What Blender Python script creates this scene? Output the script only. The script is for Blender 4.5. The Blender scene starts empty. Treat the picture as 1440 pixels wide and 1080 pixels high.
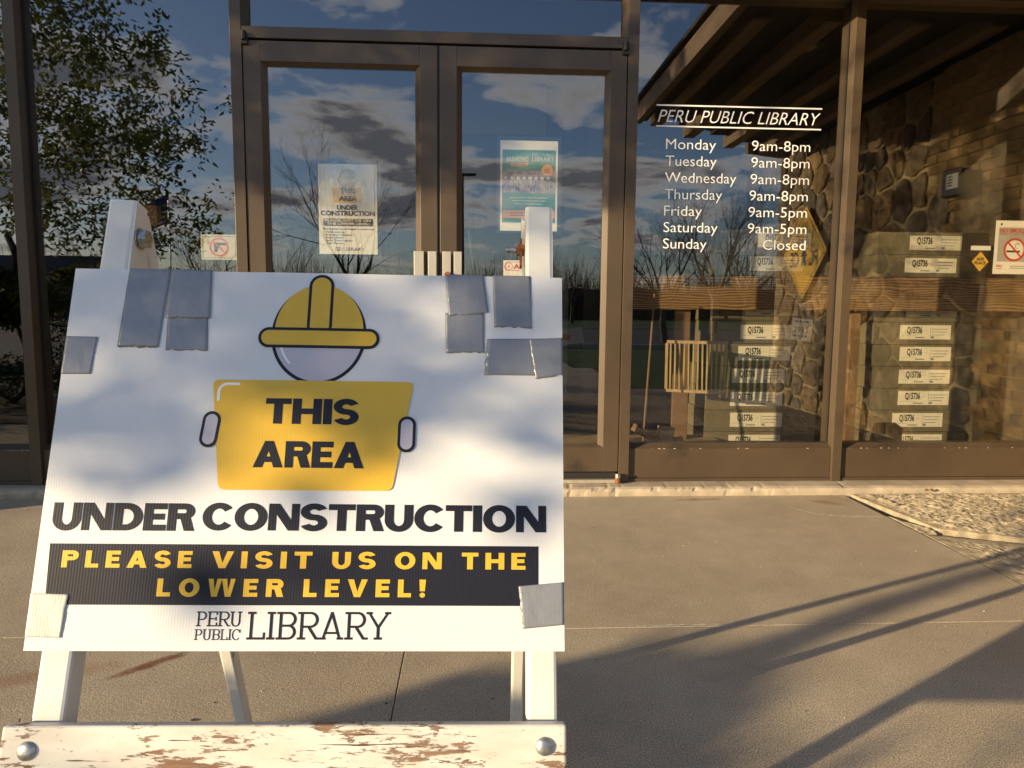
import bpy, math, random
from mathutils import Vector, Matrix, noise
from mathutils.geometry import tessellate_polygon
random.seed(7)
S = bpy.context.scene
COL = S.collection

# ------------------------------------------------------------------ camera
def cam_axes(yaw, pitch, roll):
    f = Vector((math.sin(yaw)*math.cos(pitch), math.cos(yaw)*math.cos(pitch), -math.sin(pitch)))
    r = Vector((math.cos(yaw), -math.sin(yaw), 0)); u = r.cross(f)
    c, s = math.cos(roll), math.sin(roll)
    return r*c+u*s, -r*s+u*c, f
cd = bpy.data.cameras.new('camera'); cam = bpy.data.objects.new('camera', cd); COL.objects.link(cam)
r_, u_, f_ = cam_axes(0.055818884, 0.10466504, 0.008308518)
M = Matrix((r_, u_, -f_)).transposed().to_4x4(); M.translation = (0, -3.544629, 0.922966)
cam.matrix_world = M
cd.sensor_width = 36; cd.lens = 25.0; cd.clip_start = 0.02; cd.clip_end = 2000
S.camera = cam

# ------------------------------------------------------------------ sun and sky
SUN_L = Vector((4.60, 2.48, -1.0)).normalized()          # direction the light travels
sd = bpy.data.lights.new('sun', 'SUN'); sun = bpy.data.objects.new('sun', sd); COL.objects.link(sun)
sd.energy = 5.0; sd.angle = math.radians(0.53); sd.color = (1.0, 0.78, 0.48)
sun.rotation_euler = SUN_L.to_track_quat('-Z', 'Y').to_euler(); sun.location = (-20, -10, 12)
w = bpy.data.worlds.new('World'); S.world = w; w.use_nodes = True
nt = w.node_tree; N = nt.nodes; L = nt.links
bg = N['Background']
sky = N.new('ShaderNodeTexSky'); sky.sky_type = 'NISHITA'; sky.sun_disc = False
sky.sun_elevation = math.radians(10.8); sky.sun_rotation = math.atan2(-SUN_L.x, -SUN_L.y)
sky.air_density = 1.0; sky.dust_density = 0.6; sky.ozone_density = 3.2
tc = N.new('ShaderNodeTexCoord')
sep = N.new('ShaderNodeSeparateXYZ'); L.new(tc.outputs['Generated'], sep.inputs[0])
def wm(op, a, b=None, c=None, clamp=False):
    n = N.new('ShaderNodeMath'); n.operation = op; n.use_clamp = clamp
    for i, v in enumerate((a, b, c)):
        if v is None: continue
        if isinstance(v, (int, float)): n.inputs[i].default_value = v
        else: L.new(v, n.inputs[i])
    return n.outputs[0]
den = wm('ADD', wm('MAXIMUM', sep.outputs[2], 0.0), 0.16)
cx = wm('DIVIDE', sep.outputs[0], den); cy = wm('DIVIDE', sep.outputs[1], den)
cmb = N.new('ShaderNodeCombineXYZ'); L.new(cx, cmb.inputs[0]); L.new(cy, cmb.inputs[1]); cmb.inputs[2].default_value = 3.7
cn = N.new('ShaderNodeTexNoise'); cn.inputs['Scale'].default_value = 1.9; cn.inputs['Detail'].default_value = 9; cn.inputs['Roughness'].default_value = 0.56; cn.inputs['Distortion'].default_value = 0.25
L.new(cmb.outputs[0], cn.inputs['Vector'])
# cloud cover thins towards the zenith and close above the horizon
el = sep.outputs[2]
band = wm('MULTIPLY', wm('SMOOTH_MIN', wm('MULTIPLY', el, 7.0), 1.0, 0.2), wm('SUBTRACT', 1.0, wm('MULTIPLY', wm('MAXIMUM', wm('SUBTRACT', el, 0.20), 0.0), 3.2)), clamp=True)
thr = wm('SUBTRACT', 0.66, wm('MULTIPLY', band, 0.232))
cov = wm('MULTIPLY', wm('SUBTRACT', cn.outputs[0], thr), 9.0, clamp=True)
thick = wm('MULTIPLY', wm('SUBTRACT', cn.outputs[0], wm('ADD', thr, 0.022)), 8.0, clamp=True)
cc = N.new('ShaderNodeMix'); cc.data_type = 'RGBA'; L.new(thick, cc.inputs['Factor'])
cc.inputs['A'].default_value = (8.2, 7.6, 6.7, 1); cc.inputs['B'].default_value = (1.6, 1.65, 1.85, 1)
mx = N.new('ShaderNodeMix'); mx.data_type = 'RGBA'; L.new(cov, mx.inputs['Factor'])
tin = N.new('ShaderNodeMix'); tin.data_type = 'RGBA'; tin.blend_type = 'MULTIPLY'; tin.inputs['Factor'].default_value = 1; tin.inputs['B'].default_value = (1.10, 0.98, 0.98, 1)
L.new(sky.outputs[0], tin.inputs['A']); L.new(tin.outputs['Result'], mx.inputs['A']); L.new(cc.outputs['Result'], mx.inputs['B'])
L.new(mx.outputs['Result'], bg.inputs['Color']); bg.inputs['Strength'].default_value = 0.15
S.view_settings.view_transform = 'Standard'; S.view_settings.look = 'None'
S.view_settings.gamma = 1; S.view_settings.use_curve_mapping = False
S.view_settings.exposure = 0.90
S.cycles.max_bounces = 10; S.cycles.transparent_max_bounces = 24; S.cycles.glossy_bounces = 6
S.cycles.use_denoising = True

# ------------------------------------------------------------------ helpers
class MB:
    def __init__(s): s.v = []; s.f = []
    def add(s, vs, fs):
        b = len(s.v); s.v += [tuple(v) for v in vs]; s.f += [tuple(i+b for i in f) for f in fs]; return s
    def box(s, x0, x1, y0, y1, z0, z1):
        return s.add([(x0,y0,z0),(x1,y0,z0),(x1,y1,z0),(x0,y1,z0),(x0,y0,z1),(x1,y0,z1),(x1,y1,z1),(x0,y1,z1)],
            [(0,3,2,1),(4,5,6,7),(0,1,5,4),(1,2,6,5),(2,3,7,6),(3,0,4,7)])
    def tube(s, pts, rad, n=6, cap=True):
        rings = []
        for i, p in enumerate(pts):
            p = Vector(p); a = Vector(pts[max(i-1,0)]); b = Vector(pts[min(i+1,len(pts)-1)])
            d = (b-a).normalized(); x = d.orthogonal().normalized() if i == 0 else (px - d*px.dot(d)).normalized()
            px = x; y = d.cross(x); r = rad[i] if isinstance(rad, (list, tuple)) else rad
            rings.append([p+x*r*math.cos(2*math.pi*k/n)+y*r*math.sin(2*math.pi*k/n) for k in range(n)])
        b0 = len(s.v); s.v += [tuple(v) for r in rings for v in r]
        for i in range(len(rings)-1):
            for k in range(n):
                a = b0+i*n+k; b = b0+i*n+(k+1)%n; s.f.append((a, b, b+n, a+n))
        if cap:
            s.f.append(tuple(b0+k for k in range(n))[::-1]); s.f.append(tuple(b0+(len(rings)-1)*n+k for k in range(n)))
        return s
    def prism(s, poly, h0, h1, fn=None):
        """closed polygon (2D) between two levels; fn maps (a, b, level) to 3D"""
        fn = fn or (lambda a, b, c: (a, b, c)); n = len(poly)
        return s.add([fn(a,b,h0) for a,b in poly]+[fn(a,b,h1) for a,b in poly],
            [tuple(range(n))[::-1], tuple(range(n,2*n))]+[(i,(i+1)%n,(i+1)%n+n,i+n) for i in range(n)])
    def flat(s, loops, h, fn=None):
        fn = fn or (lambda a, b, c: (a, b, c))
        tri = tessellate_polygon([[Vector((a,b,0)) for a,b in l] for l in loops])
        vs = [fn(a,b,h) for l in loops for a,b in l]
        out = []
        fl = [q for l in loops for q in l]
        for t in tri:
            (ax,ay),(bx,by),(cx2,cy2) = (fl[i] for i in t)
            if (bx-ax)*(cy2-ay)-(by-ay)*(cx2-ax) < 0: t = t[::-1]
            out.append(t)
        return s.add(vs, out)
    def build(s, name, mat, parent=None, smooth=False, bevel=0, seg=2, **tags):
        me = bpy.data.meshes.new(name); me.from_pydata(s.v, [], s.f); me.update()
        me.materials.append(mat)
        if smooth: me.polygons.foreach_set('use_smooth', [True]*len(me.polygons))
        o = bpy.data.objects.new(name, me); COL.objects.link(o)
        if parent: o.parent = parent
        if bevel:
            b = o.modifiers.new('bevel', 'BEVEL'); b.width = bevel; b.segments = seg; b.limit_method = 'ANGLE'
        if tags: tag(o, **tags)
        return o
def tag(o, label=None, cat=None, group=None, kind=None):
    if label: o['label'] = label
    if cat: o['category'] = cat
    if group: o['group'] = group
    if kind: o['kind'] = kind
    return o
def empty(name, loc, label=None, cat=None, group=None, kind=None, mat=None):
    o = bpy.data.objects.new(name, None); COL.objects.link(o); o.empty_display_size = 0.1
    if mat is not None: o.matrix_world = mat
    else: o.location = loc
    return tag(o, label, cat, group, kind)
def share(name, me_obj, parent, loc, rot=(0,0,0), scale=(1,1,1), mat=None):
    o = bpy.data.objects.new(name, me_obj.data); COL.objects.link(o); o.parent = parent
    o.location = loc; o.rotation_euler = rot; o.scale = scale
    return o

# ------------------------------------------------------------------ materials
def nmat(name, base, rough=0.6, metallic=0.0, spec=0.5, var=0.0, vscale=8.0, vcol=None, bump=0.0, bscale=60.0, bdetail=5,
         stretch=(1,1,1), obj_random=0.0, spots=None, spot_scale=20, spot_thr=0.62, spot_stretch=(1,1,1), spot_soft=12, trans=0.0, bdist=0.002):
    m = bpy.data.materials.new(name); m.use_nodes = True; t = m.node_tree; n = t.nodes; l = t.links
    p = n['Principled BSDF']; p.inputs['Roughness'].default_value = rough; p.inputs['Metallic'].default_value = metallic
    p.inputs['Specular IOR Level'].default_value = spec
    tcx = n.new('ShaderNodeTexCoord')
    def mapped(st):
        mp = n.new('ShaderNodeMapping'); mp.inputs['Scale'].default_value = st; l.new(tcx.outputs['Object'], mp.inputs[0])
        return mp.outputs[0]
    col = None
    if var > 0 or vcol:
        no = n.new('ShaderNodeTexNoise'); no.inputs['Scale'].default_value = vscale; no.inputs['Detail'].default_value = 6; no.inputs['Roughness'].default_value = 0.6
        l.new(mapped(stretch), no.inputs['Vector'])
        cr = n.new('ShaderNodeMapRange'); cr.inputs[1].default_value = 0.34; cr.inputs[2].default_value = 0.66
        l.new(no.outputs[0], cr.inputs[0])
        mxx = n.new('ShaderNodeMix'); mxx.data_type = 'RGBA'; l.new(cr.outputs[0], mxx.inputs['Factor'])
        a = [max(0, c*(1-var)) for c in base]; b = vcol or [min(1, c*(1+var)) for c in base]
        mxx.inputs['A'].default_value = (*a, 1); mxx.inputs['B'].default_value = (*b, 1); col = mxx.outputs['Result']
    if spots:
        no = n.new('ShaderNodeTexNoise'); no.inputs['Scale'].default_value = spot_scale; no.inputs['Detail'].default_value = 7; no.inputs['Roughness'].default_value = 0.65
        l.new(mapped(spot_stretch), no.inputs['Vector'])
        q = n.new('ShaderNodeMath'); q.operation = 'SUBTRACT'; l.new(no.outputs[0], q.inputs[0]); q.inputs[1].default_value = spot_thr
        q2 = n.new('ShaderNodeMath'); q2.operation = 'MULTIPLY'; q2.use_clamp = True; l.new(q.outputs[0], q2.inputs[0]); q2.inputs[1].default_value = spot_soft
        mxx = n.new('ShaderNodeMix'); mxx.data_type = 'RGBA'; l.new(q2.outputs[0], mxx.inputs['Factor'])
        if col: l.new(col, mxx.inputs['A'])
        else: mxx.inputs['A'].default_value = (*base, 1)
        mxx.inputs['B'].default_value = (*spots, 1); col = mxx.outputs['Result']
    if obj_random > 0:
        oi = n.new('ShaderNodeObjectInfo'); mr = n.new('ShaderNodeMapRange'); l.new(oi.outputs['Random'], mr.inputs[0])
        mr.inputs[3].default_value = 1-obj_random; mr.inputs[4].default_value = 1+obj_random
        mu = n.new('ShaderNodeVectorMath'); mu.operation = 'SCALE'
        if col: l.new(col, mu.inputs[0])
        else: mu.inputs[0].default_value = base
        l.new(mr.outputs[0], mu.inputs['Scale']); col = mu.outputs[0]
    if col: l.new(col, p.inputs['Base Color'])
    else: p.inputs['Base Color'].default_value = (*base, 1)
    if bump > 0:
        no = n.new('ShaderNodeTexNoise'); no.inputs['Scale'].default_value = bscale; no.inputs['Detail'].default_value = bdetail; no.inputs['Roughness'].default_value = 0.7
        l.new(mapped(stretch), no.inputs['Vector'])
        b = n.new('ShaderNodeBump'); b.inputs['Strength'].default_value = bump; b.inputs['Distance'].default_value = bdist
        l.new(no.outputs[0], b.inputs['Height']); l.new(b.outputs[0], p.inputs['Normal'])
    return m
def rib_bump(m, axis=0, scale=125.0, strength=0.25, dist=0.0006, second=None):
    t = m.node_tree; n = t.nodes; l = t.links; p = n['Principled BSDF']
    tcx = n.new('ShaderNodeTexCoord'); wv = n.new('ShaderNodeTexWave'); wv.bands_direction = 'XYZ'[axis]
    wv.inputs['Scale'].default_value = scale; wv.inputs['Distortion'].default_value = 0.15; wv.inputs['Detail'].default_value = 0
    l.new(tcx.outputs['Object'], wv.inputs[0])
    b = n.new('ShaderNodeBump'); b.inputs['Strength'].default_value = strength; b.inputs['Distance'].default_value = dist
    l.new(wv.outputs[0], b.inputs['Height'])
    if p.inputs['Normal'].is_linked: l.new(p.inputs['Normal'].links[0].from_socket, b.inputs['Normal'])
    l.new(b.outputs[0], p.inputs['Normal'])
    return m
def glass_mat(name, tint, gloss, rough=0.0):
    m = bpy.data.materials.new(name); m.use_nodes = True; t = m.node_tree; n = t.nodes; l = t.links
    for x in list(n):
        if x.type == 'BSDF_PRINCIPLED': n.remove(x)
    out = [x for x in n if x.type == 'OUTPUT_MATERIAL'][0]
    tr = n.new('ShaderNodeBsdfTransparent'); tr.inputs[0].default_value = (*tint, 1)
    gl = n.new('ShaderNodeBsdfGlossy'); gl.inputs['Roughness'].default_value = rough; gl.inputs['Color'].default_value = (0.93, 0.94, 1, 1)
    lw = n.new('ShaderNodeLayerWeight'); lw.inputs['Blend'].default_value = 0.5
    pw = n.new('ShaderNodeMath'); pw.operation = 'POWER'; l.new(lw.outputs['Facing'], pw.inputs[0]); pw.inputs[1].default_value = 5
    fr = n.new('ShaderNodeMath'); fr.operation = 'MULTIPLY_ADD'; l.new(pw.outputs[0], fr.inputs[0]); fr.inputs[1].default_value = 0.9; fr.inputs[2].default_value = 0.04
    a = n.new('ShaderNodeMath'); a.operation = 'ADD'; a.use_clamp = True; l.new(fr.outputs[0], a.inputs[0]); a.inputs[1].default_value = gloss
    # very slight waviness of rolled glass
    tcx = n.new('ShaderNodeTexCoord'); no = n.new('ShaderNodeTexNoise'); no.inputs['Scale'].default_value = 1.6; no.inputs['Detail'].default_value = 1
    l.new(tcx.outputs['Object'], no.inputs['Vector'])
    b = n.new('ShaderNodeBump'); b.inputs['Strength'].default_value = 0.12; b.inputs['Distance'].default_value = 0.003
    l.new(no.outputs[0], b.inputs['Height']); l.new(b.outputs[0], gl.inputs['Normal'])
    mx2 = n.new('ShaderNodeMixShader'); l.new(a.outputs[0], mx2.inputs[0]); l.new(tr.outputs[0], mx2.inputs[1]); l.new(gl.outputs[0], mx2.inputs[2])
    l.new(mx2.outputs[0], out.inputs['Surface'])
    return m

BRONZE = nmat('bronze_anodised_metal', (0.080, 0.056, 0.034), 0.40, 0.0, 0.4, var=0.14, vscale=2.2, bump=0.06, bscale=300, spots=(0.035,0.028,0.022), spot_scale=3.0, spot_thr=0.60, spot_soft=7)  # soft dark blotches in the colour imitate dappled tree shade on the frames
BRONZE_D = nmat('dark_bronze_gasket', (0.02, 0.016, 0.013), 0.6)
BLACK = nmat('black_rubber', (0.012, 0.012, 0.012), 0.6)
ALU = nmat('champagne_aluminium', (0.62, 0.56, 0.44), 0.32, 0.55, 0.5, var=0.08, vscale=6, stretch=(6,6,0.6))
STEEL = nmat('galvanised_steel', (0.46, 0.45, 0.42), 0.42, 0.9, 0.5, var=0.35, vscale=90, bump=0.3, bscale=200, spots=(0.20,0.12,0.07), spot_scale=110, spot_thr=0.62, spot_soft=10)
RUST = nmat('rusty_steel', (0.22, 0.09, 0.035), 0.85, 0.1, 0.3, var=0.5, vscale=120, bump=0.4, bscale=260)
GLASS = glass_mat('tinted_storefront_glass', (0.925, 0.915, 0.87), 0.052)
WHITE_METAL = nmat('white_painted_steel', (0.70, 0.68, 0.61), 0.38, 0.0, 0.5, var=0.04, vscale=12, spots=(0.42,0.20,0.06), spot_scale=22, spot_thr=0.615, spot_soft=16, spot_stretch=(1,0.30,1), bump=0.06, bscale=90)
CORO = rib_bump(nmat('corrugated_white_plastic', (0.68, 0.68, 0.67), 0.42, 0.0, 0.45), 0, 95.0, 0.17, 0.0004)
INK = rib_bump(nmat('navy_black_ink', (0.012, 0.013, 0.022), 0.5, 0, 0.25), 0, 95.0, 0.17, 0.0004)
YEL = rib_bump(nmat('yellow_ink', (0.70, 0.43, 0.03), 0.42, 0, 0.45), 0, 95.0, 0.17, 0.0004)
LAV = rib_bump(nmat('pale_grey_lavender_ink', (0.50, 0.47, 0.52), 0.42, 0, 0.45), 0, 95.0, 0.17, 0.0004)
WHITE_INK = rib_bump(nmat('white_ink', (0.82, 0.82, 0.82), 0.42, 0, 0.45), 0, 95.0, 0.17, 0.0004)
TAPE = rib_bump(nmat('grey_duct_tape', (0.225, 0.235, 0.25), 0.27, 0.12, 0.5, var=0.08, vscale=30, bump=0.35, bscale=28, bdist=0.003), 0, 95.0, 0.10, 0.0004)
PAPER = nmat('paper', (0.82, 0.80, 0.74), 0.7, var=0.02)
PINK = nmat('black_print', (0.02, 0.02, 0.025), 0.6)
PYEL = nmat('yellow_print', (0.72, 0.45, 0.05), 0.6)
PRED = nmat('red_print', (0.55, 0.04, 0.035), 0.6)
PTEAL = nmat('teal_print', (0.025, 0.23, 0.15), 0.6)
PGREY = nmat('grey_print', (0.25, 0.25, 0.26), 0.6)
PORANGE = nmat('orange_print', (0.75, 0.33, 0.05), 0.6)
VINYL = nmat('white_vinyl_lettering', (0.85, 0.85, 0.83), 0.5)
SLEEVE = glass_mat('clear_plastic_sleeve', (0.97, 0.97, 0.97), -0.01, 0.05)
KRAFT = nmat('corrugated_cardboard', (0.16, 0.138, 0.085), 0.85, var=0.12, vscale=5, stretch=(1,1,1), bump=0.5, bscale=30, bdist=0.001)
LABEL = nmat('carton_label_paper', (0.80, 0.76, 0.62), 0.7, var=0.03)
LUMBER = nmat('rough_sawn_lumber', (0.19, 0.11, 0.055), 0.75, bump=0.2, bscale=40, stretch=(1,6,14))
PALE_WOOD = nmat('pale_raw_wood', (0.36, 0.26, 0.14), 0.75, var=0.22, vscale=6, stretch=(8,8,1), bump=0.2, bscale=30)
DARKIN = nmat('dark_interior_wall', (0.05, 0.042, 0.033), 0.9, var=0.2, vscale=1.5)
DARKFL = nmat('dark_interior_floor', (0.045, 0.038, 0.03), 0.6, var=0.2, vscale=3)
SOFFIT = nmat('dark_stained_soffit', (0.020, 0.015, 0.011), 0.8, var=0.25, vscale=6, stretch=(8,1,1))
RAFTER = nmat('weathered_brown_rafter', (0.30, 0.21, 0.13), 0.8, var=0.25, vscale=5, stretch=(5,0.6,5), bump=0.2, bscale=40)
MORTAR = nmat('tan_mortar', (0.50, 0.385, 0.20), 0.95, var=0.18, vscale=7, bump=0.8, bscale=70, bdist=0.006)
BRICK = nmat('brown_brick', (0.46, 0.30, 0.12), 0.9, var=0.28, vscale=18, bump=0.5, bscale=90, obj_random=0.28, bdist=0.003)
STONES = [nmat('fieldstone', c, 0.9, var=0.6, vscale=16, bump=1.0, bscale=45, obj_random=0.3, bdist=0.02) for c in
          ((0.33,0.235,0.125),(0.22,0.18,0.13),(0.42,0.275,0.125),(0.17,0.125,0.085),(0.36,0.28,0.17))]
ROOFM = nmat('brown_roofing', (0.07,0.06,0.05), 0.9, var=0.3, vscale=10)
GRASS = nmat('lawn_grass', (0.045, 0.085, 0.014), 0.95, var=0.35, vscale=2.5, bump=1.0, bscale=60, bdist=0.03)
ASPH = nmat('asphalt', (0.052, 0.050, 0.050), 0.9, var=0.2, vscale=1.2, bump=0.5, bscale=160)
MULCH = nmat('bark_mulch', (0.05, 0.032, 0.02), 0.95, var=0.5, vscale=30, bump=1.0, bscale=45, bdist=0.03)
KERB = nmat('kerb_concrete', (0.36, 0.32, 0.26), 0.9, var=0.12, vscale=4, bump=0.4, bscale=80)
BARK = nmat('grey_brown_bark', (0.075, 0.055, 0.04), 0.9, var=0.3, vscale=14, bump=0.5, bscale=40)
BARK_P = nmat('pale_bark', (0.22, 0.17, 0.12), 0.9, var=0.4, vscale=4)
LEAF = nmat('green_leaf', (0.13, 0.19, 0.040), 0.5, var=0.3, vscale=0.9, vcol=(0.24, 0.24, 0.045))
SHRUB = nmat('dark_shrub_leaf', (0.06, 0.09, 0.03), 0.7, var=0.4, vscale=6)

def translucent(m, amount):
    t = m.node_tree; n = t.nodes; l = t.links; p = n['Principled BSDF']
    out = [x for x in n if x.type == 'OUTPUT_MATERIAL'][0]
    tr = n.new('ShaderNodeBsdfTranslucent'); ms = n.new('ShaderNodeMixShader'); ms.inputs[0].default_value = amount
    if p.inputs['Base Color'].is_linked: l.new(p.inputs['Base Color'].links[0].from_socket, tr.inputs[0])
    else: tr.inputs[0].default_value = p.inputs['Base Color'].default_value
    l.new(p.outputs[0], ms.inputs[1]); l.new(tr.outputs[0], ms.inputs[2]); l.new(ms.outputs[0], out.inputs['Surface'])
translucent(LEAF, 0.42)

def concrete_mat():
    m = nmat('broom_finished_concrete', (0.33, 0.265, 0.19), 0.88, var=0.0)
    t = m.node_tree; n = t.nodes; l = t.links; p = n['Principled BSDF']
    g = n.new('ShaderNodeNewGeometry')
    def noi(scale, det, rough=0.6, st=(1,1,1)):
        mp = n.new('ShaderNodeMapping'); mp.inputs['Scale'].default_value = st; l.new(g.outputs['Position'], mp.inputs[0])
        x = n.new('ShaderNodeTexNoise'); x.inputs['Scale'].default_value = scale; x.inputs['Detail'].default_value = det; x.inputs['Roughness'].default_value = rough
        l.new(mp.outputs[0], x.inputs['Vector']); return x.outputs[0]
    def ramp(v, a, b, ca, cb):
        r = n.new('ShaderNodeMapRange'); r.inputs[1].default_value = a; r.inputs[2].default_value = b; l.new(v, r.inputs[0])
        x = n.new('ShaderNodeMix'); x.data_type = 'RGBA'; l.new(r.outputs[0], x.inputs['Factor'])
        for k, c in (('A', ca), ('B', cb)):
            if isinstance(c, tuple): x.inputs[k].default_value = (*c, 1)
            else: l.new(c, x.inputs[k])
        return x.outputs['Result']
    def mul(a, b):
        x = n.new('ShaderNodeMix'); x.data_type = 'RGBA'; x.blend_type = 'MULTIPLY'; x.inputs['Factor'].default_value = 1
        for k, c in (('A', a), ('B', b)): l.new(c, x.inputs[k])
        return x.outputs['Result']
    big = ramp(noi(1.3, 9, 0.68), 0.32, 0.68, (0.36,0.295,0.205), (0.50,0.425,0.305))
    med = ramp(noi(9, 6, 0.7), 0.3, 0.7, (0.92,0.92,0.92), (1.06,1.05,1.04))
    fine = ramp(noi(300, 3, 0.8), 0.38, 0.62, (0.42,0.42,0.44), (1.70,1.66,1.54))
    c = mul(mul(big, med), fine)
    # rusty run-off stain beside the barricade foot and a damp patch near the sill
    sp = n.new('ShaderNodeSeparateXYZ'); l.new(g.outputs['Position'], sp.inputs[0])
    def mth(op, a, b, clamp=False):
        x = n.new('ShaderNodeMath'); x.operation = op; x.use_clamp = clamp
        for i, v in enumerate((a, b)):
            if isinstance(v, (int, float)): x.inputs[i].default_value = v
            else: l.new(v, x.inputs[i])
        return x.outputs[0]
    def blob(cx0, cy0, ax, ay, ang, soft=1.0):
        dx = mth('SUBTRACT', sp.outputs[0], cx0); dy = mth('SUBTRACT', sp.outputs[1], cy0)
        ca, sa = math.cos(ang), math.sin(ang)
        u = mth('DIVIDE', mth('ADD', mth('MULTIPLY', dx, ca), mth('MULTIPLY', dy, sa)), ax)
        v = mth('DIVIDE', mth('ADD', mth('MULTIPLY', dx, -sa), mth('MULTIPLY', dy, ca)), ay)
        d = mth('ADD', mth('MULTIPLY', u, u), mth('MULTIPLY', v, v))
        d = mth('ADD', d, mth('MULTIPLY', mth('SUBTRACT', noi(14, 5), 0.5), 2.4))
        return mth('MULTIPLY', mth('SUBTRACT', 1.0, d), soft, clamp=True)
    def stain(c, f, col, amt):
        x = n.new('ShaderNodeMix'); x.data_type = 'RGBA'; x.blend_type = 'MULTIPLY'
        l.new(mth('MULTIPLY', f, amt), x.inputs['Factor']); l.new(c, x.inputs['A']); x.inputs['B'].default_value = (*col, 1)
        return x.outputs['Result']
    c = stain(c, blob(-0.83, -1.74, 0.13, 0.022, 0.75), (0.42, 0.20, 0.10), 0.95)
    c = stain(c, blob(-1.06, -1.78, 0.2, 0.05, 0.3), (0.75, 0.5, 0.38), 0.6)
    c = stain(c, blob(1.12, -0.18, 0.15, 0.025, 0.1), (0.55, 0.42, 0.33), 0.8)
    c = stain(c, blob(1.72, -0.25, 0.10, 0.04, -0.6), (0.70, 0.50, 0.38), 0.8)
    l.new(c, p.inputs['Base Color'])
    h = mth('ADD', mth('MULTIPLY', noi(300, 3, 0.8), 1.4), mth('MULTIPLY', noi(90, 4, 0.7), 1.2))
    b = n.new('ShaderNodeBump'); b.inputs['Strength'].default_value = 0.8; b.inputs['Distance'].default_value = 0.0020
    l.new(h, b.inputs['Height']); l.new(b.outputs[0], p.inputs['Normal'])
    return m
CONC = concrete_mat()
ROUGHSTONE = nmat('rough_textured_concrete', (0.34, 0.275, 0.18), 0.9, var=0.3, vscale=16, bump=0.9, bscale=120, bdist=0.004, vcol=(0.47,0.39,0.26))

def peeling_wood():
    m = nmat('peeling_white_painted_board', (0.7,0.68,0.6), 0.55)
    t = m.node_tree; n = t.nodes; l = t.links; p = n['Principled BSDF']
    tcx = n.new('ShaderNodeTexCoord')
    def noi(scale, det, st, rough=0.65, dist=0.0):
        mp = n.new('ShaderNodeMapping'); mp.inputs['Scale'].default_value = st; l.new(tcx.outputs['Object'], mp.inputs[0])
        x = n.new('ShaderNodeTexNoise'); x.inputs['Scale'].default_value = scale; x.inputs['Detail'].default_value = det; x.inputs['Roughness'].default_value = rough
        x.inputs['Distortion'].default_value = dist
        l.new(mp.outputs[0], x.inputs['Vector']); return x.outputs[0]
    def mr(v, a, b):
        r = n.new('ShaderNodeMapRange'); r.inputs[1].default_value = a; r.inputs[2].default_value = b; l.new(v, r.inputs[0]); return r.outputs[0]
    def mth(op, a, b, clamp=False):
        x = n.new('ShaderNodeMath'); x.operation = op; x.use_clamp = clamp
        for i, v in enumerate((a, b)):
            if isinstance(v, (int, float)): x.inputs[i].default_value = v
            else: l.new(v, x.inputs[i])
        return x.outputs[0]
    area = mr(noi(7, 3, (1, 2.2, 1)), 0.40, 0.62)
    flake = noi(38, 9, (1, 5.0, 1), 0.76, 0.25)
    bare = mr(mth('ADD', flake, mth('MULTIPLY', mth('SUBTRACT', area, 0.5), 0.20)), 0.548, 0.572)
    grain = noi(30, 4, (0.35, 9, 1), 0.6)
    crack = mr(noi(16, 6, (0.5, 14, 1), 0.6), 0.655, 0.675)
    wood = n.new('ShaderNodeMix'); wood.data_type = 'RGBA'; l.new(mr(grain, 0.35, 0.65), wood.inputs['Factor'])
    wood.inputs['A'].default_value = (0.17, 0.095, 0.055, 1); wood.inputs['B'].default_value = (0.31, 0.19, 0.115, 1)
    pa = n.new('ShaderNodeMix'); pa.data_type = 'RGBA'; l.new(mr(noi(12, 5, (1, 3, 1)), 0.3, 0.7), pa.inputs['Factor'])
    pa.inputs['A'].default_value = (0.58, 0.53, 0.43, 1); pa.inputs['B'].default_value = (0.72, 0.70, 0.62, 1)
    a = n.new('ShaderNodeMix'); a.data_type = 'RGBA'; l.new(bare, a.inputs['Factor']); l.new(pa.outputs['Result'], a.inputs['A']); l.new(wood.outputs['Result'], a.inputs['B'])
    k = n.new('ShaderNodeMix'); k.data_type = 'RGBA'; l.new(crack, k.inputs['Factor']); l.new(a.outputs['Result'], k.inputs['A']); k.inputs['B'].default_value = (0.10, 0.055, 0.03, 1)
    l.new(k.outputs['Result'], p.inputs['Base Color'])
    l.new(mr(bare, 0, 1), p.inputs['Roughness'])
    rr = n.new('ShaderNodeMapRange'); rr.inputs[3].default_value = 0.42; rr.inputs[4].default_value = 0.85; l.new(bare, rr.inputs[0]); l.new(rr.outputs[0], p.inputs['Roughness'])
    h = mth('SUBTRACT', mth('SUBTRACT', mth('MULTIPLY', grain, 0.25), bare), mth('MULTIPLY', crack, 1.5))
    b = n.new('ShaderNodeBump'); b.inputs['Strength'].default_value = 0.7; b.inputs['Distance'].default_value = 0.0009
    l.new(h, b.inputs['Height']); l.new(b.outputs[0], p.inputs['Normal'])
    return m
PEEL = peeling_wood()
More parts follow.
